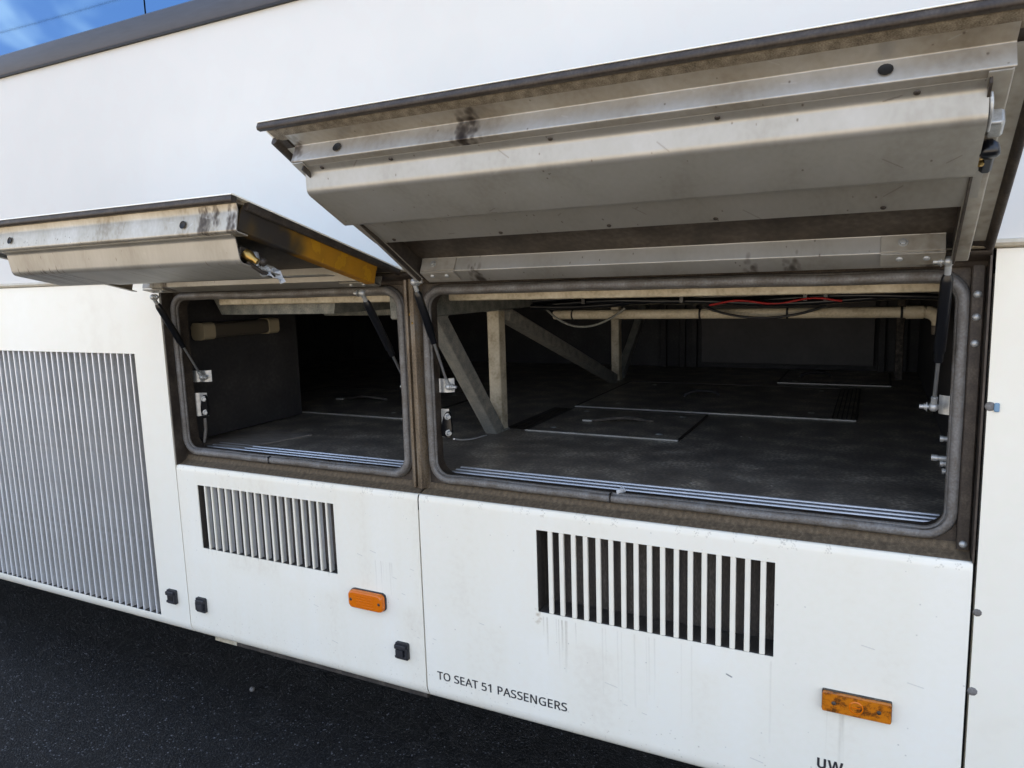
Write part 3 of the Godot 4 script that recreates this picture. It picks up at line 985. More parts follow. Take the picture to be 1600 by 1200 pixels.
	put("elbow", mb, M.cream, pipe)
	mb = Mb.new()
	mb.lathe([Vector2(0.0145, 0), Vector2(0.0145, 0.002), Vector2(0.0165, 0.003), Vector2(0.018, -0.02)], Vector3(0.145, 1.198, -0.75), Vector3(0, -1, 0), 14)
	put("broken_socket", mb, M.grime, pipe, "broken rusty pipe end")
	for x in [-0.86, -0.46, -0.22, 0.06]:
		mb = Mb.new()
		mb.lathe([Vector2(0.0155, -0.003), Vector2(0.0162, -0.002), Vector2(0.0162, 0.002), Vector2(0.0155, 0.003)], Vector3(x, 1.252, -0.75), Vector3(1, 0, 0), 14)
		put("cable_tie", mb, M.black, pipe)
	var loom := Node3D.new()
	loom.name = "cable_loom"
	coach.add_child(loom)
	tag(loom, "black and red cables tied along the top of the hold")
	var rng := RandomNumberGenerator.new()
	rng.seed = 5
	for k in 6:
		var path := []
		var ph := rng.randf() * TAU
		for i in 30:
			var t := i / 29.0
			path.append(Vector3(-0.98 + 1.12 * t if k != 4 else -0.42 + 0.34 * t, 1.284 + 0.006 * sin(t * 11.0 + ph) + 0.005 * (k % 4) + 0.006 * t, -0.70 + 0.008 * cos(t * 9.0 + ph * 2.0) - 0.006 * (k % 4) + (0.02 if k == 4 else 0.0)))
		mb = Mb.new()
		mb.tube(path, 0.0085 if k < 4 else 0.003, 6)
		put("cable", mb, M.red if k == 4 else M.strut, loom)
	for hang in [[-0.94, -0.68, 0.055], [-0.44, -0.12, 0.03]]:
		var path := []
		for i in 14:
			var t := i / 13.0
			path.append(Vector3(lerpf(hang[0], hang[1], t), 1.272 - hang[2] * 4.0 * t * (1.0 - t), -0.72 + 0.02 * sin(t * PI)))
		mb = Mb.new()
		mb.tube(path, 0.0035, 6)
		put("cable", mb, M.steel_paint if hang[2] > 0.05 else M.strut, loom)
	for x in [-0.80, -0.5, -0.17, -0.12]:
		mb = Mb.new()
		mb.box(Vector3(x, 1.312, -0.685), Vector3(0.011, 0.05, 0.006), 0.001)
		put("clip", mb, M.strut, loom)
	# floor hatches with edge trims, screws and strap pulls
	hatch(Vector2(-0.975, -0.5), Vector2(-1.035, -0.632), "near hatch with a loose strap pull on the hold floor", true, 0)
	hatch(Vector2(-0.985, -0.05), Vector2(-1.76, -1.085), "wide hatch with a ribbed end on the hold floor", false, 1)
	hatch(Vector2(-0.365, 0.06), Vector2(-2.3, -1.885), "far hatch near the rear of the hold", false, 2)
	hatch(Vector2(-2.3, -1.46), Vector2(-1.25, -0.672), "hatch on the floor of the left bay", false, 3)
	# frames and posts along the rear wall
	for x in [-1.0, -0.90, -0.84, 0.03, 0.12]:
		mb = Mb.new()
		mb.box(Vector3(x, 1.14, -2.385), Vector3(0.03, 0.5, 0.03), 0.003)
		put("rear_stud", mb, M.hold_black, coach)
	mb = Mb.new()
	mb.box(Vector3(-0.40, 1.15, -2.375), Vector3(0.80, 0.46, 0.03), 0.004)
	put("rear_panel", mb, M.rear, coach, "dark grey panel on the rear wall of the hold")
	mb = Mb.new()
	mb.box(Vector3(0.095, 1.14, -2.1), Vector3(0.03, 0.49, 0.03), 0.003)
	put("rear_post", mb, M.grime, coach, "brown post at the right rear of the hold")

func hatch(xr: Vector2, zr: Vector2, label: String, strap: bool, kind: int):
	var mb := Mb.new()
	var xm := (xr.x + xr.y) * 0.5
	var zm := (zr.x + zr.y) * 0.5
	var y := FLOOR
	mb.box(Vector3(xm, y + 0.002, zm), Vector3(xr.y - xr.x, 0.004, zr.y - zr.x), 0.001)
	var h := put("floor_hatch", mb, M.hold_floor, coach, label)
	mb = Mb.new()
	mb.box(Vector3(xm, y + 0.003, zr.y + 0.004), Vector3(xr.y - xr.x + 0.012, 0.006, 0.012), 0.0015)
	put("edge_trim", mb, M.alu, h)
	mb = Mb.new()
	mb.box(Vector3(xm, y + 0.003, zr.x - 0.004), Vector3(xr.y - xr.x + 0.012, 0.006, 0.008), 0.0015)
	put("edge_trim", mb, M.alu_dark, h)
	for sx in ([xr.y] if kind == 0 else [xr.x, xr.y]):
		mb = Mb.new()
		mb.box(Vector3(sx + (0.005 if sx == xr.y else -0.005), y + 0.0026, zm), Vector3(0.008, 0.0052, zr.y - zr.x - 0.004), 0.0012)
		put("edge_trim", mb, M.alu_dark, h)
	if kind == 0:
		for k in 3:
			mb = Mb.new()
			mb.box(Vector3(xr.x - 0.012 - 0.028 * k, y + 0.0015 + 0.0004 * k, zm), Vector3(0.024, 0.003, zr.y - zr.x), 0.001)
			put("edge_trim", mb, M.alu_dark, h)
	if kind == 1:
		for k in 5:
			mb = Mb.new()
			mb.box(Vector3(xr.y - 0.008 - 0.014 * k, y + 0.0052, zm), Vector3(0.004, 0.0024, zr.y - zr.x - 0.004), 0.0008)
			put("rib", mb, M.alu_dark, h)
	for sx in [0.14, 0.86]:
		for sz in [0.12, 0.86]:
			mb = Mb.new()
			mb.dome(Vector3(lerpf(xr.x, xr.y, sx), y + 0.004, lerpf(zr.x, zr.y, sz)), Vector3.UP, 0.011, 0.0025)
			put("screw", mb, M.galv if kind == 0 else M.alu, h)
	# pull: a strap loop, or a folded handle
	if strap or kind == 3:
		var c := Vector3(xm, y + 0.006, zm + 0.02)
		for side in [-1.0, 1.0]:
			var path := []
			for i in 16:
				var t := i / 15.0
				path.append(c + Vector3(-0.09 + 0.2 * t, 0.003 + 0.014 * pow(sin(t * PI * 0.9), 2.0) * (1.0 if side > 0 else 0.6), side * 0.024 * sin(t * PI) - 0.03 * t))
			mb = Mb.new()
			mb.tube(path, 0.0032, 7, false, true, Vector2(1.4, 0.6))
			put("strap", mb, M.alu_dark if kind == 3 else M.grime, h)
		mb = Mb.new()
		mb.box(c + Vector3(-0.1, 0.003, 0.0), Vector3(0.035, 0.008, 0.03), 0.002)
		put("strap_clip", mb, M.alu, h)
	else:
		var path := []
		for i in 12:
			var a := PI * i / 11.0
			path.append(Vector3(xm - 0.08 - 0.06 * cos(a), y + 0.006 + 0.02 * sin(a), zm + 0.03 * cos(a)))
		mb = Mb.new()
		mb.tube(path, 0.006, 8)
		put("handle", mb, M.hold_black, h)

# ------------------------------------------------------------------ the two raised doors
# In a door's own axes x runs along the coach, z from the hinge to the free edge, y out of the painted face.
func door_root(label: String, x0: float, x1: float, angle: float) -> MeshInstance3D:
	var w := x1 - x0
	var mb := Mb.new()
	mb.prism(fillet(v2([0.004, 0.0015, 0.004, 0.0040, 0.506, 0.0040, 0.5078, 0.0025, 0.5078, 0.0008, 0.5065, 0.0008, 0.506, 0.0015]), 0.001, 2), Vector3(-w * 0.5, 0, 0), Vector3(0, 0, 1), Vector3(0, 1, 0), Vector3(w, 0, 0))
	var d := put("luggage_door", mb, M.ivory, coach, label)
	d.position = Vector3((x0 + x1) * 0.5, 1.392, 0.0)
	d.rotation_degrees.x = -angle
	# dirty folded edges of the outer skin
	var flange := fillet(v2([0.462, 0.0012, 0.462, -0.0035, 0.491, -0.0055, 0.4935, 0.0012]), 0.001, 2)
	mb = Mb.new()
	mb.prism(flange, Vector3(-w * 0.5 + 0.012, 0, 0), Vector3(0, 0, 1), Vector3(0, 1, 0), Vector3(w - 0.024, 0, 0))
	put("hem_flange", mb, M.hem_dirt, d)
	var hem := fillet(v2([0.4938, 0.0012, 0.4938, -0.008, 0.5025, -0.0105, 0.5060, -0.007, 0.5060, 0.0012]), 0.002, 3)
	mb = Mb.new()
	mb.prism(hem, Vector3(-w * 0.5 + 0.001, 0, 0), Vector3(0, 0, 1), Vector3(0, 1, 0), Vector3(w - 0.002, 0, 0))
	put("edge_hem", mb, M.frame, d)
	for s in [-1.0, 1.0]:
		mb = Mb.new()
		var side := fillet(v2([0.030, 0.001, 0.030, -0.003, 0.014, -0.004, 0.010, -0.012, 0.003, -0.013, 0.0006, -0.008, 0.0006, 0.001]), 0.003, 3)
		mb.prism(side, Vector3(s * w * 0.5, 0, 0.012), Vector3(-s, 0, 0), Vector3(0, 1, 0), Vector3(0, 0, 0.455))
		put("edge_hem", mb, M.frame, d)
	mb = Mb.new()
	mb.box(Vector3(0, -0.0002, 0.235), Vector3(w - 0.06, 0.002, 0.46))
	put("inner_skin", mb, M.alu_dark, d)
	return d

# image with run marks, smears and scratches drawn over worn metal; u along the door, v across the sheet
func stained(sd: int, w: int, h: int, stops: Array, marks: Array) -> StandardMaterial3D:
	var im := tone_tex(sd, 0.006, 0.08, 0.3, stops, w, h).get_image()
	im.clear_mipmaps()
	var rng := RandomNumberGenerator.new()
	rng.seed = sd
	for m in marks:
		var c: Color = m[6]
		for k in m[1]:
			var x := rng.randf_range(m[2], m[3]) * w
			var y := rng.randf_range(m[4], m[5]) * h
			if m[0] == "run":          # drips across the sheet
				var ln := int(h * rng.randf_range(0.1, 0.4))
				var dx := rng.randf_range(-0.15, 0.5)
				for i in ln:
					blot(im, x + dx * i, y + i, rng.randf_range(0.6, 1.6), c, 0.55 * (1.0 - float(i) / ln) + 0.1)
			elif m[0] == "scratch":
				var ln := int(rng.randf_range(6, 26))
				var dy := rng.randf_range(-0.7, 0.7)
				for i in ln:
					blot(im, x + i, y + dy * i, 0.4, c, 0.28)
			elif m[0] == "smear":
				for i in 60:
					blot(im, x + rng.randfn(0.0, w * 0.006), y + rng.randfn(0.0, h * 0.12), rng.randf_range(2.0, 6.0), c, 0.22)
			else:
				blot(im, x, y, rng.randf_range(0.3, 1.3), c, 0.6)
	im.generate_mipmaps()
	var mt := StandardMaterial3D.new()
	mt.albedo_texture = ImageTexture.create_from_image(im)
	mt.roughness = 0.42
	mt.metallic = 0.55
	mt.cull_mode = BaseMaterial3D.CULL_DISABLED
	return mt

func blot(im: Image, x: float, y: float, r: float, c: Color, a: float):
	var w := im.get_width()
	var h := im.get_height()
	for j in range(int(y - r - 1), int(y + r + 2)):
		for i in range(int(x - r - 1), int(x + r + 2)):
			if i < 0 or j < 0 or i >= w or j >= h:
				continue
			var d := Vector2(i - x, j - y).length() / (r + 0.5)
			if d < 1.0:
				im.set_pixel(i, j, im.get_pixel(i, j).lerp(c, a * (1.0 - d * d)))

func strip_x(pts: PackedVector2Array, x0: float, x1: float, t: float) -> Mb:
	var mb := Mb.new()
	mb.prism(sheet(pts, t), Vector3(x0, 0, 0), Vector3(0, 0, 1), Vector3(0, 1, 0), Vector3(x1 - x0, 0, 0))
	return mb

var dirty_stops: Array
func lining_marks() -> Array:
	var brown := grey(60, 48, 36)
	return [["spot", 34, 0.0, 1.0, 0.0, 0.5, brown], ["scratch", 10, 0.0, 1.0, 0.0, 0.5, grey(196, 190, 180)], ["scratch", 9, 0.0, 1.0, 0.0, 0.5, brown]]

func build_right_door():
	var d := door_root("large luggage door raised over the right hold, lined with folded aluminium", -0.957, 0.165, 29.5)
	var hw := 0.561
	var stops := [[0.1, grey(157, 153, 143)], [0.4, grey(168, 165, 156)], [0.6, grey(172, 169, 161)], [1.0, grey(179, 177, 170)]]
	var mb := Mb.new()
	# outer rail: a flat flange, then an upright wall
	mb = strip_x(fillet(v2([0.474, -0.0045, 0.446, -0.0045, 0.444, -0.037, 0.42, -0.037]), 0.0025, 3), -hw + 0.037, hw - 0.036, -0.002)
	var rail := put("frame_rail", mb, stained(101, 1024, 128, [[0.0, grey(142, 134, 120)], [0.4, grey(166, 160, 148)], [1.0, grey(186, 184, 178)]], [["smear", 3, 0.325, 0.345, 0.1, 0.45, grey(40, 32, 26)], ["scratch", 10, 0.0, 1.0, 0.0, 0.5, grey(215, 216, 216)], ["spot", 16, 0.0, 1.0, 0.0, 0.5, grey(60, 50, 40)], ["smear", 1, 0.005, 0.01, 0.1, 0.4, grey(60, 48, 38)]]), d, "bright aluminium rail with holes along the free edge")
	for x in [-hw + 0.135, hw - 0.165]:
		mb = Mb.new()
		mb.lathe([Vector2(0, 0), Vector2(0.0075, 0.0), Vector2(0.0085, 0.0012)], Vector3(x, -0.020, 0.4462), Vector3(0, 0, 1), 14)
		put("drain_hole", mb, M.black, rail)
	for s in [-1.0, 1.0]:
		mb = Mb.new()
		mb.prism(sheet(fillet(v2([0.013, -0.0045, 0.036, -0.0045, 0.038, -0.040, 0.062, -0.040]), 0.0025, 3), 0.002), Vector3(s * hw, 0, 0.03), Vector3(-s, 0, 0), Vector3(0, 1, 0), Vector3(0, 0, 0.412))
		put("side_rail", mb, M.alu, d)
		mb = Mb.new()
		mb.box(Vector3(s * (hw - 0.059), -0.026, 0.235), Vector3(0.003, 0.045, 0.40))
		put("inner_wall", mb, M.alu_dark, d)
	# folded lining
	var marks := lining_marks()
	var lining := fillet(v2([0.430, -0.0375, 0.417, -0.0390, 0.399, -0.0715, 0.283, -0.0665, 0.2805, -0.047]), 0.010, 6)
	mb = strip_x(lining, -hw + 0.048, hw - 0.058, -0.0018)
	var lin := put("door_lining", mb, stained(103, 1024, 256, stops, marks), d, "folded aluminium lining sheet")
	var scr := [-0.47, -0.325, -0.04, 0.2, 0.43]
	for x in scr:
		mb = Mb.new()
		mb.dome(Vector3(x, -0.0393, 0.4235), Vector3(0, -1, 0), 0.004, 0.0022)
		put("screw", mb, M.alu_dark, lin)
	mb = strip_x(v2([0.305, -0.048, 0.285, -0.046, 0.18, -0.0385, 0.178, -0.03]), -hw + 0.036, hw - 0.046, -0.0016)
	var st := put("lining_flange", mb, stained(105, 1024, 128, stops, [["scratch", 16, 0.0, 1.0, 0.0, 0.5, grey(70, 58, 46)], ["spot", 26, 0.0, 1.0, 0.0, 0.5, grey(58, 46, 36)]]), d, "taupe lower flange of the lining")
	for x in [-0.47, -0.23, -0.02, 0.16, 0.40]:
		mb = Mb.new()
		mb.dome(Vector3(x, -0.0402, 0.192), Vector3(0, -1, 0), 0.004, 0.0025)
		put("screw", mb, M.alu_dark, st)
	# hinge-side rail and its brackets
	mb = strip_x(fillet(v2([0.075, -0.001, 0.053, -0.001, 0.050, -0.033, 0.006, -0.035, 0.004, -0.012]), 0.002, 3), -hw + 0.064, hw - 0.070, -0.002)
	put("hinge_side_rail", mb, stained(107, 1024, 128, stops, [["scratch", 24, 0.0, 1.0, 0.3, 0.5, grey(190, 188, 182)], ["smear", 5, 0.0, 1.0, 0.3, 0.5, grey(52, 44, 36)], ["spot", 30, 0.0, 1.0, 0.0, 0.5, grey(50, 42, 34)]]), d, "aluminium rail along the hinge")
	for e in [[-hw + 0.067, 0.085], [hw - 0.162, 0.092]]:
		bracket(d, e[0], e[1])
	# latch in the gap at the right end of the lining
	var lx := hw - 0.047
	mb = Mb.new()
	mb.box(Vector3(lx, -0.045, 0.365), Vector3(0.018, 0.03, 0.03), 0.004)
	var la := put("door_latch", mb, M.galv, d, "latch with a black knob beside the lining")
	mb = Mb.new()
	mb.lathe([Vector2(0, 0), Vector2(0.010, 0.001), Vector2(0.011, 0.006), Vector2(0.011, 0.014), Vector2(0.007, 0.017), Vector2(0, 0.018)], Vector3(lx - 0.001, -0.055, 0.335), Vector3(0, -1, -0.2), 14)
	put("knob", mb, M.strut, la)
	mb = Mb.new()
	mb.lathe([Vector2(0, 0), Vector2(0.006, 0.0), Vector2(0.006, 0.006), Vector2(0.0, 0.007)], Vector3(lx - 0.010, -0.055, 0.318), Vector3(0, -1, 0), 10)
	mb.lathe([Vector2(0, 0), Vector2(0.005, 0.0), Vector2(0.005, 0.006), Vector2(0.0, 0.007)], Vector3(lx - 0.008, -0.055, 0.304), Vector3(0, -1, 0), 10)
	put("rivet", mb, M.brass, la)
	mb = Mb.new()
	mb.box(Vector3(lx, -0.05, 0.305), Vector3(0.014, 0.02, 0.05), 0.004)
	put("lever", mb, M.strut, la)
	mb = Mb.new()
	mb.tube([Vector3(hw - 0.056, -0.042, 0.412), Vector3(hw - 0.055, -0.052, 0.408), Vector3(hw - 0.055, -0.064, 0.398), Vector3(hw - 0.0555, -0.066, 0.375)], 0.0022, 8)
	put("cable_end", mb, M.galv, la)

func bracket(d: Node3D, x: float, w: float):
	var mb := Mb.new()
	mb.box(Vector3(x + w * 0.5, -0.018, 0.0535), Vector3(w, 0.03, 0.003), 0.001)
	mb.box(Vector3(x + w * 0.5, -0.0365, 0.036), Vector3(w, 0.003, 0.036), 0.001)
	var b := put("hinge_bracket", mb, M.alu, d)
	for k in [0.35]:
		mb = Mb.new()
		mb.bolt(Vector3(x + w * k, -0.017, 0.0552), Vector3(0, 0, 1), 0.0052, 0.005)
		put("bolt", mb, M.galv, b)
	for k in [0.3, 0.72]:
		mb = Mb.new()
		mb.dome(Vector3(x + w * k, -0.0382, 0.040), Vector3(0, -1, 0), 0.0055, 0.004)
		put("bolt", mb, M.galv, b)

func build_left_door():
	var d := door_root("smaller luggage door raised over the left hold, streaked with dirt", -1.815, -0.977, 14.6)
	var hw := 0.419
	var stops := [[0.1, grey(150, 145, 134)], [0.4, grey(162, 158, 147)], [0.6, grey(167, 163, 153)], [1.0, grey(176, 172, 163)]]
	var mb := Mb.new()
	mb = strip_x(fillet(v2([0.484, -0.0045, 0.479, -0.016, 0.477, -0.050, 0.474, -0.053, 0.45, -0.053]), 0.003, 3), -hw + 0.095, hw - 0.013, -0.002)
	var rail := put("frame_rail", mb, stained(111, 1024, 128, [[0.0, grey(120, 110, 92)], [0.4, grey(170, 164, 150)], [1.0, grey(196, 193, 184)]], [["smear", 6, 0.86, 1.0, 0.02, 0.3, grey(46, 36, 27)], ["spot", 70, 0.0, 0.5, 0.2, 0.5, grey(50, 38, 30)], ["smear", 2, 0.0, 0.03, 0.1, 0.4, grey(70, 56, 44)], ["scratch", 20, 0.0, 1.0, 0.0, 0.5, grey(220, 220, 218)]]), d, "aluminium rail with holes along the free edge")
	for x in [-hw + 0.16, hw - 0.145]:
		mb = Mb.new()
		mb.lathe([Vector2(0, 0), Vector2(0.0065, 0.0), Vector2(0.0075, 0.0012)], Vector3(x, -0.034, 0.4795), Vector3(0, 0, 1), 14)
		put("drain_hole", mb, M.black, rail)
	# yellow-stained rail on the right side: paint worn away towards the free edge
	var w := 256
	var h := 64
	var a := noise_image(61, 0.02, w, h).get_data()
	var b := noise_image(62, 0.006, w, h).get_data()
	var im := Image.create(w, h, false, Image.FORMAT_RGB8)
	for y in h:
		for x in w:
			var t := x / float(w)
			var q := t * 1.4 - 0.16 + (b[y * w + x] / 255.0 - 0.5) * 1.1 + (a[y * w + x] / 255.0 - 0.5) * 0.25
			var c := grey(50, 44, 38).lerp(grey(172, 120, 18), smoothstep(-0.15, 0.7, q))
			if q > 0.72 and a[y * w + x] > 150:
				c = c.lerp(grey(214, 156, 14), 0.6)
			c = c.darkened((a[y * w + x] / 255.0) * 0.18)
			im.set_pixel(w - 1 - x, y, c)
	im.generate_mipmaps()
	var yel := StandardMaterial3D.new()
	yel.albedo_texture = ImageTexture.create_from_image(im)
	yel.roughness = 0.5
	yel.cull_mode = BaseMaterial3D.CULL_DISABLED
	for s in [-1.0, 1.0]:
		mb = Mb.new()
		mb.prism(sheet(fillet(v2([0.008, -0.0045, 0.0125, -0.020, 0.0135, -0.049, 0.035, -0.050]), 0.003, 3), 0.002), Vector3(s * hw, 0, 0.085), Vector3(-s, 0, 0), Vector3(0, 1, 0), Vector3(0, 0, 0.388), false)
		put("side_rail", mb, yel if s > 0 else M.alu, d, "dark side rail with worn yellow paint" if s > 0 else "")
	var marks := lining_marks()
	marks.append(["run", 34, 0.0, 0.26, 0.06, 0.14, grey(56, 44, 34)])
	marks.append(["run", 10, 0.5, 1.0, 0.06, 0.14, grey(120, 104, 82)])
	var lining := fillet(v2([0.466, -0.0545, 0.457, -0.0560, 0.438, -0.0975, 0.325, -0.0945, 0.215, -0.062, 0.19, -0.058]), 0.009, 6)
	mb = strip_x(lining, -hw + 0.112, hw - 0.036, -0.0018)
	put("door_lining", mb, stained(113, 1024, 256, stops, marks), d, "folded aluminium lining with dark run marks")
	mb = strip_x(fillet(v2([0.085, -0.001, 0.064, -0.001, 0.060, -0.034, 0.010, -0.036, 0.006, -0.012]), 0.002, 3), -hw + 0.05, hw - 0.055, -0.002)
	put("hinge_side_rail", mb, stained(115, 1024, 128, stops, [["spot", 30, 0.0, 1.0, 0.0, 0.5, grey(50, 42, 34)], ["smear", 3, 0.0, 0.1, 0.2, 0.5, grey(52, 44, 36)]]), d, "aluminium rail along the hinge")
	bracket(d, -hw + 0.012, 0.085)
	bracket(d, hw - 0.14, 0.085)
	# latch inside the open end of the lining, bandaged with torn clear plastic
	var lx := hw - 0.06
	mb = Mb.new()
	mb.box(Vector3(lx, -0.074, 0.41), Vector3(0.03, 0.022, 0.05), 0.003)
	var la := put("door_latch", mb, M.alu_dark, d, "worn latch in the open end of the lining")
	mb = Mb.new()
	mb.lathe([Vector2(0, 0), Vector2(0.009, 0.001), Vector2(0.010, 0.012), Vector2(0.006, 0.022), Vector2(0.006, 0.03), Vector2(0, 0.031)], Vector3(lx + 0.016, -0.074, 0.425), Vector3(0.6, -0.4, -0.3), 14)
	put("knob", mb, M.brass, la)
	mb = Mb.new()
	mb.lathe([Vector2(0, 0), Vector2(0.008, 0.001), Vector2(0.0085, 0.016), Vector2(0.006, 0.02), Vector2(0, 0.021)], Vector3(lx + 0.012, -0.076, 0.385), Vector3(0.8, -0.4, 0.2), 14)
	mb.tube([Vector3(lx + 0.02, -0.09, 0.42), Vector3(lx + 0.028, -0.102, 0.39), Vector3(lx + 0.022, -0.1, 0.355)], 0.004, 8)
	put("roller", mb, M.alu_dark, la)
	mb = Mb.new()
	mb.lathe([Vector2(0, 0), Vector2(0.007, 0.0), Vector2(0.0085, 0.002), Vector2(0.0085, 0.018), Vector2(0.006, 0.021), Vector2(0.006, 0.027), Vector2(0, 0.028)], Vector3(lx + 0.014, -0.068, 0.402), Vector3(0.3, -1, -0.1), 14)
	put("pin", mb, M.galv, la)
	mb = Mb.new()
	mb.box(Vector3(lx + 0.004, -0.083, 0.372), Vector3(0.014, 0.01, 0.06), 0.003)
	put("latch_arm", mb, M.alu, la)
	var rng := RandomNumberGenerator.new()
	rng.seed = 19
	mb = Mb.new()
	var pts := []
	for i in 6:
		var row := []
		for j in 5:
			row.append(Vector3(lx + 0.012 + 0.006 * j + rng.randf_range(-0.006, 0.006), -0.085 - 0.006 * j + rng.randf_range(-0.007, 0.007), 0.395 - 0.012 * i + rng.randf_range(-0.005, 0.005)))
		pts.append(row)
	for i in 5:
		for j in 4:
			mb.tri(pts[i][j], pts[i + 1][j], pts[i][j + 1], Vector3(0.5, -1, 0))
			mb.tri(pts[i + 1][j], pts[i + 1][j + 1], pts[i][j + 1], Vector3(0.5, -1, 0))
	put("torn_wrap", mb, M.plastic_wrap, la, "torn pale plastic wrap on the latch")

# ------------------------------------------------------------------ struts, strikers
func strut(top: Vector3, low: Vector3, ratio: float, label: String, side: float):
	var mb := Mb.new()
	var d := (low - top).normalized()
	var mid := top.lerp(low, ratio)
	var s := top + d * 0.022
	mb.lathe([Vector2(0, 0), Vector2(0.0065, 0.0), Vector2(0.0085, 0.006), Vector2(0.0095, 0.012), Vector2(0.0095, (mid - s).length() - 0.008), Vector2(0.0075, (mid - s).length() - 0.003), Vector2(0.0075, (mid - s).length() + 0.012), Vector2(0, (mid - s).length() + 0.012)], s, d, 16)
	var o := put("gas_strut", mb, M.strut, coach, label)
	mb = Mb.new()
	mb.tube([mid, low - d * 0.012], 0.0034, 10)
	put("rod", mb, M.steel, o)
	for e in [top, low]:
		mb = Mb.new()
		mb.ball(e, 0.0085)
		mb.tube([e, e + d * (0.024 if e == top else -0.02)], 0.0052, 10)
		put("ball_joint", mb, M.galv, o)
		mb = Mb.new()
		mb.tube([e, e + Vector3(side * 0.022, 0, 0)], 0.0038, 8)
		mb.bolt(e + Vector3(side * 0.010, 0, 0), Vector3(side, 0, 0), 0.006, 0.005)
		put("ball_stud", mb, M.galv, o)

func anchor(c: Vector3, side: float, label: String):   # folded plate on the reveal that carries the lower end of a strut
	var mb := Mb.new()
	var p := sheet(fillet(v2([side * -0.045, 0.014, side * -0.030, 0.014, side * -0.020, 0.004, side * -0.008, 0.004, side * 0.004, -0.002, side * 0.010, -0.010]), 0.006, 4), 0.0022)
	mb.prism(p, c + Vector3(0, -0.017, 0), Vector3(1, 0, 0), Vector3(0, 0, 1), Vector3(0, 0.034, 0))
	put("strut_anchor", mb, M.galv, coach, label)

func striker(c: Vector3, side: float, label: String):
	var mb := Mb.new()
	var p := sheet(fillet(v2([side * -0.048, 0.012, side * -0.030, 0.012, side * -0.020, 0.002, side * 0.006, -0.004]), 0.006, 4), 0.0022)
	mb.prism(p, c + Vector3(0, -0.034, 0), Vector3(1, 0, 0), Vector3(0, 0, 1), Vector3(0, 0.07, 0))
	var o := put("latch_striker", mb, M.galv, coach, label)
	mb = Mb.new()
	mb.prism(fillet(v2([-0.012, -0.030, 0.010, -0.034, 0.016, -0.014, 0.013, 0.024, 0.005, 0.034, -0.006, 0.020, -0.014, -0.010, -0.012, -0.030]), 0.006, 3), c + Vector3(side * 0.004, 0, 0.004), Vector3(side, 0, 0), Vector3(0, 1, 0), Vector3(0, 0, 0.007))
	put("hook_plate", mb, M.strut, o)
	for k in [[0.005, 0.020], [0.006, -0.020]]:
		mb = Mb.new()
		mb.bolt(c + Vector3(side * (0.004 + k[0]), k[1], 0.0112), Vector3(side * 0.8, 0, 0.6), 0.0055, 0.012)
		put("bolt", mb, M.galv, o)

func build_struts_and_catches():
	strut(Vector3(-1.790, 1.349, 0.040), Vector3(-1.785, 1.108, -0.094), 0.56, "black gas strut at the left of the left opening", 1.0)
	strut(Vector3(-1.052, 1.346, 0.062), Vector3(-1.046, 1.108, -0.092), 0.60, "black gas strut at the right of the left opening", -1.0)
	strut(Vector3(-0.923, 1.367, 0.040), Vector3(-0.908, 1.117, -0.062), 0.52, "black gas strut at the left of the right opening", 1.0)
	strut(Vector3(0.101, 1.372, 0.042), Vector3(0.097, 1.119, -0.062), 0.62, "black gas strut at the right of the right opening", -1.0)
	anchor(Vector3(-1.782, 1.110, -0.108), 1.0, "")
	anchor(Vector3(-0.918, 1.118, -0.078), 1.0, "")
	anchor(Vector3(0.117, 1.120, -0.080), -1.0, "")
	striker(Vector3(-1.778, 1.026, -0.092), 1.0, "striker plate at the left of the left opening")
	striker(Vector3(-0.926, 1.024, -0.076), 1.0, "striker plate beside the centre pillar")
	var mb := Mb.new()
	mb.box(Vector3(0.1265, 1.03, -0.095), Vector3(0.003, 0.07, 0.045), 0.001)
	var sp := put("latch_striker", mb, M.galv, coach, "striker at the right of the right opening")
	for k in [[1.058, 0.014], [1.022, 0.026], [1.012, 0.012], [0.998, 0.008]]:
		mb = Mb.new()
		mb.lathe([Vector2(0.0045, 0), Vector2(0.0045, k[1] * 0.6), Vector2(0.0058, k[1] * 0.62), Vector2(0.0058, k[1]), Vector2(0, k[1])], Vector3(0.125, k[0], -0.085), Vector3(-1, 0, 0), 10)
		put("bolt", mb, M.galv, sp)
	mb = Mb.new()
	mb.tube([Vector3(-1.788, 0.985, -0.094), Vector3(-1.79, 0.95, -0.095), Vector3(-1.796, 0.91, -0.09)], 0.005, 8)
	put("drain_tube", mb, M.seal, coach)

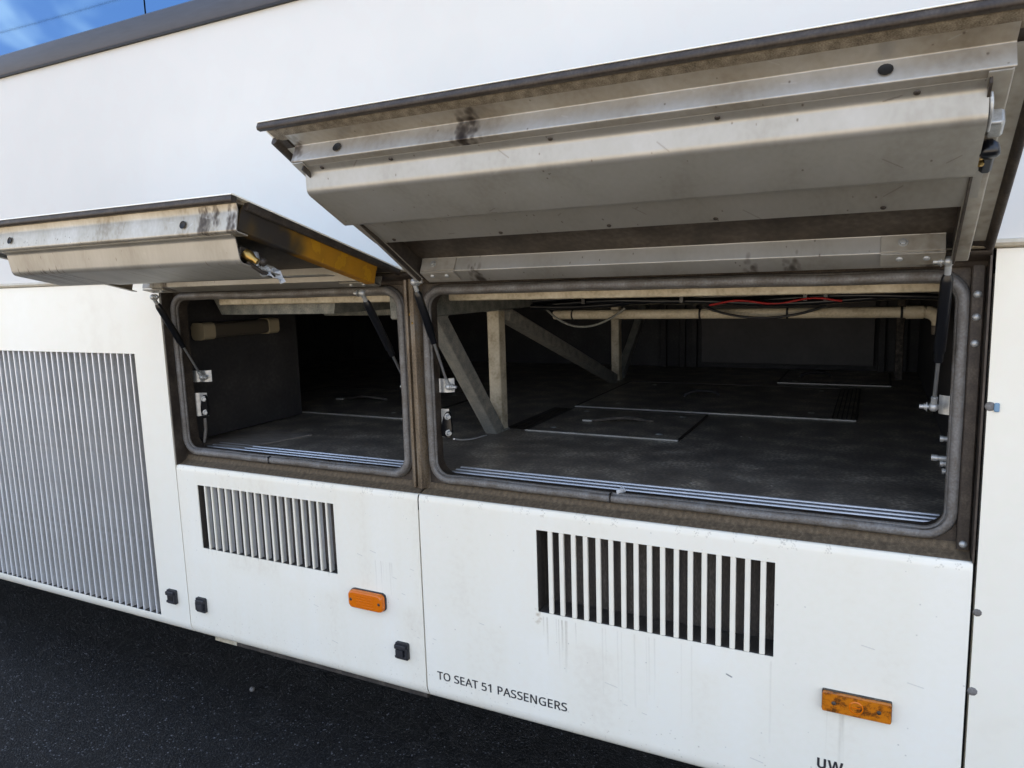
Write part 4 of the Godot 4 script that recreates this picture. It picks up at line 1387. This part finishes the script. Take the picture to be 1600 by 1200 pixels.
func lamp(called: String, label: String, c: Vector3, w: float, h: float, r: float, round_one: bool):
	var base := Mb.new()
	base.prism(rrect(-w * 0.5 - 0.001, w * 0.5 + 0.001, -h * 0.5 - 0.001, h * 0.5 + 0.001, r, 4), c, Vector3(1, 0, 0), Vector3(0, 1, 0), Vector3(0, 0, 0.006))
	var o := put(called, base, M.rubber_black if round_one else M.grime, coach, label)
	var mb := Mb.new()
	var steps := [[0.0, 0.006], [0.0, 0.014], [0.0015, 0.0175], [0.004, 0.019]] if round_one else [[0.0, 0.0062], [0.0, 0.0125], [0.001, 0.0135]]
	for i in steps.size() - 1:
		var a := rrect(-w * 0.5 + steps[i][0], w * 0.5 - steps[i][0], -h * 0.5 + steps[i][0], h * 0.5 - steps[i][0], r, 4)
		var b := rrect(-w * 0.5 + steps[i + 1][0], w * 0.5 - steps[i + 1][0], -h * 0.5 + steps[i + 1][0], h * 0.5 - steps[i + 1][0], r, 4)
		for k in a.size():
			var k2 := (k + 1) % a.size()
			var p := c + Vector3(a[k].x, a[k].y, steps[i][1])
			var q := c + Vector3(a[k2].x, a[k2].y, steps[i][1])
			var s := c + Vector3(b[k2].x, b[k2].y, steps[i + 1][1])
			var t := c + Vector3(b[k].x, b[k].y, steps[i + 1][1])
			var nn := (q - p).cross(t - p).normalized()
			if nn.dot(p - c) < 0.0: nn = -nn
			mb.quad(p, q, s, t, nn, nn, nn, nn)
	var z: float = steps[steps.size() - 1][1]
	var ins: float = steps[steps.size() - 1][0]
	var f := rrect(-w * 0.5 + ins, w * 0.5 - ins, -h * 0.5 + ins, h * 0.5 - ins, r, 4)
	var ring := []
	for q in f: ring.append(c + Vector3(q.x, q.y, z))
	mb.flat(ring, Vector3(0, 0, 1))
	var lens := put("lens", mb, M.amber if round_one else M.amber_old, o)
	for s in [-1.0, 1.0]:
		mb = Mb.new()
		mb.dome(c + Vector3(s * (w * 0.5 - 0.02 if not round_one else w * 0.5 - 0.010), 0, z), Vector3(0, 0, 1), 0.004, 0.002)
		put("screw", mb, M.alu_dark, lens)
	mb = Mb.new()
	if round_one:
		for k in 5:
			mb.box(c + Vector3(0, -h * 0.3 + h * 0.15 * k, z + 0.0004), Vector3(w * 0.5, 0.0016, 0.0016), 0.0004)
		put("lens_rib", mb, M.amber, lens)
	else:
		mb.lathe([Vector2(0.0125, 0), Vector2(0.0125, 0.001), Vector2(0.0105, 0.0016), Vector2(0.010, 0.0004)], c + Vector3(0, 0, z), Vector3(0, 0, 1), 24)
		mb.box(c + Vector3(0, 0, z + 0.0006), Vector3(0.014, 0.0016, 0.0012))
		put("lens_ring", mb, M.amber, lens)

func catch(c: Vector3, dark_face: bool, side: float, label: String):
	var mb := Mb.new()
	mb.prism(rrect(-0.019, 0.019, -0.022, 0.022, 0.004, 3), c, Vector3(1, 0, 0), Vector3(0, 1, 0), Vector3(0, 0, 0.008))
	mb.box(c + Vector3(-0.002 * side, 0.012, 0.011), Vector3(0.034, 0.012, 0.008), 0.002)
	mb.box(c + Vector3(-0.002 * side, -0.015, 0.010), Vector3(0.034, 0.007, 0.005), 0.001)
	mb.box(c + Vector3(0.015 * side, -0.003, 0.010), Vector3(0.006, 0.024, 0.006), 0.001)
	var o := put("door_catch", mb, M.rubber_black, coach, label)
	mb = Mb.new()
	mb.box(c + Vector3(-0.003 * side, -0.003, 0.009 if dark_face else 0.012), Vector3(0.022, 0.018, 0.003 if dark_face else 0.009), 0.001)
	put("tongue", mb, M.black if dark_face else M.rubber_black, o)

func lettering(text: String, x0: float, width: float, y: float, high: float):
	var tm := TextMesh.new()
	var f := SystemFont.new()
	f.font_names = PackedStringArray(["Droid Sans"])
	f.font_weight = 700 if text == "UW" else 400
	var fv := FontVariation.new()
	fv.base_font = f
	fv.variation_embolden = 0.0 if text == "UW" else 0.3
	tm.text = text
	tm.font = fv
	tm.font_size = 64
	tm.pixel_size = 0.001
	tm.depth = 0.0006
	tm.horizontal_alignment = HORIZONTAL_ALIGNMENT_LEFT
	tm.vertical_alignment = VERTICAL_ALIGNMENT_CENTER
	var bb := tm.get_aabb()
	var k := width / bb.size.x
	tm.material = M.ink
	var o := MeshInstance3D.new()
	o.mesh = tm
	o.name = numbered("lettering", coach)
	coach.add_child(o, true)
	var ky := high / bb.size.y
	o.scale = Vector3(k, ky, 1)
	o.position = Vector3(x0 - bb.position.x * k, y - (bb.position.y + bb.size.y * 0.5) * ky, 0.0006)
	o.set_meta("label", "black lettering on the panel")

func build_small_things():
	lamp("marker_lamp", "round cornered orange side lamp", Vector3(-1.135, 0.568, 0.0), 0.108, 0.046, 0.012, true)
	lamp("marker_lamp", "flat dirty orange side lamp with a ring", Vector3(-0.007, 0.5605, 0.0), 0.116, 0.038, 0.003, false)
	catch(Vector3(-1.883, 0.445, 0.0), true, 1.0, "black door catch socket")
	catch(Vector3(-1.757, 0.441, 0.0), false, -1.0, "black door catch")
	catch(Vector3(-1.036, 0.450, 0.0), false, 1.0, "black door catch near the middle joint")
	lettering("TO SEAT 51 PASSENGERS", -0.937, 0.345, 0.4055, 0.0212)
	lettering("UW", -0.071, 0.046, 0.424, 0.0212)
	# torn edge pieces at the joint on the right
	for p in [[1.134, 0.008, 0.011], [0.775, 0.007, 0.008], [0.630, 0.008, 0.008]]:
		var mb := Mb.new()
		mb.lathe([Vector2(p[1], 0), Vector2(p[1] * 0.9, 0.0010), Vector2(p[1] * 0.6, 0.0018), Vector2(0, 0.002)], Vector3(0.1735, p[0], 0.0), Vector3(0, 0, 1), 9)
		put("joint_buffer", mb, M.seal, coach)
	var mb := Mb.new()
	mb.box(Vector3(0.1825, 1.133, 0.0028), Vector3(0.008, 0.015, 0.004), 0.0015)
	put("tape_scrap", mb, M.blue, coach)
	# loose things in and under the coach
	mb = Mb.new()
	mb.prism(v2([-1.86, -0.13, -1.67, -0.112, -1.60, -0.34, -1.80, -0.345]), Vector3(0, FLOOR + 0.001, 0), Vector3(1, 0, 0), Vector3(0, 0, 1), Vector3(0, 0.0035, 0))
	var o := put("loose_sheet", mb, M.ply, self)
	tag(o, "loose worn grey board lying on the hold floor at the left end", "board")
	mb = Mb.new()
	var path := []
	for i in 12:
		var t := i / 11.0
		path.append(Vector3(-0.915, 0.984, -0.088).lerp(Vector3(-1.057, 0.897, -0.50), t) + Vector3(0, -0.004 * sin(t * PI), 0.01 * sin(t * 5.0)))
	mb.tube(path, 0.0022, 6)
	o = put("string", mb, M.plastic_wrap, self)
	tag(o, "short white string trailing from the striker plate beside the centre pillar onto the hold floor", "string")
	var rng := RandomNumberGenerator.new()
	rng.seed = 21
	mb = Mb.new()
	mb.tube([Vector3(-0.482, 0.9095, -0.066), Vector3(-0.468, 0.9105, -0.050), Vector3(-0.482, 0.9095, -0.036)], 0.004, 6, false, true, Vector2(1.3, 0.4))
	o = put("tape_scrap", mb, M.plastic_wrap, self)
	tag(o, "small bent scrap of white tape stuck on the lower seal of the right hold opening", "scrap")
	# crumbs and grit that litter the hold floor
	var gm := Mb.new()
	gm.ball(Vector3.ZERO, 1.0, 5)
	var mm := MultiMesh.new()
	mm.transform_format = MultiMesh.TRANSFORM_3D
	mm.mesh = gm.mesh(M.ply)
	mm.instance_count = 80
	for i in 80:
		var sz := rng.randf_range(0.0006, 0.0016)
		var lb := i < 26
		var q := Vector3(rng.randf_range(-1.78, -1.04) if lb else rng.randf_range(-0.92, 0.10), FLOOR + sz * 0.4, -0.17 - 0.8 * pow(rng.randf(), 1.5))
		mm.set_instance_transform(i, Transform3D(Basis(Vector3(0, 1, 0), rng.randf() * TAU).scaled(Vector3(sz * 1.8, sz * 0.6, sz)), q))
	var gi := MultiMeshInstance3D.new()
	gi.name = "floor_grit"
	gi.multimesh = mm
	add_child(gi)
	tag(gi, "fine pale grit scattered on the dark hold floor", "grit", "", "stuff")
	var spots := [[Vector3(-1.868, 0, -0.253), 0.009, "larger pale pebble lying alone on the asphalt under the coach"]]
	for s in spots:
		mb = Mb.new()
		mb.ball(s[0] + Vector3(0, s[1] * 0.5, 0), s[1], 12)
		o = put("pebble", mb, M.seal, self)
		tag(o, s[2], "pebble")
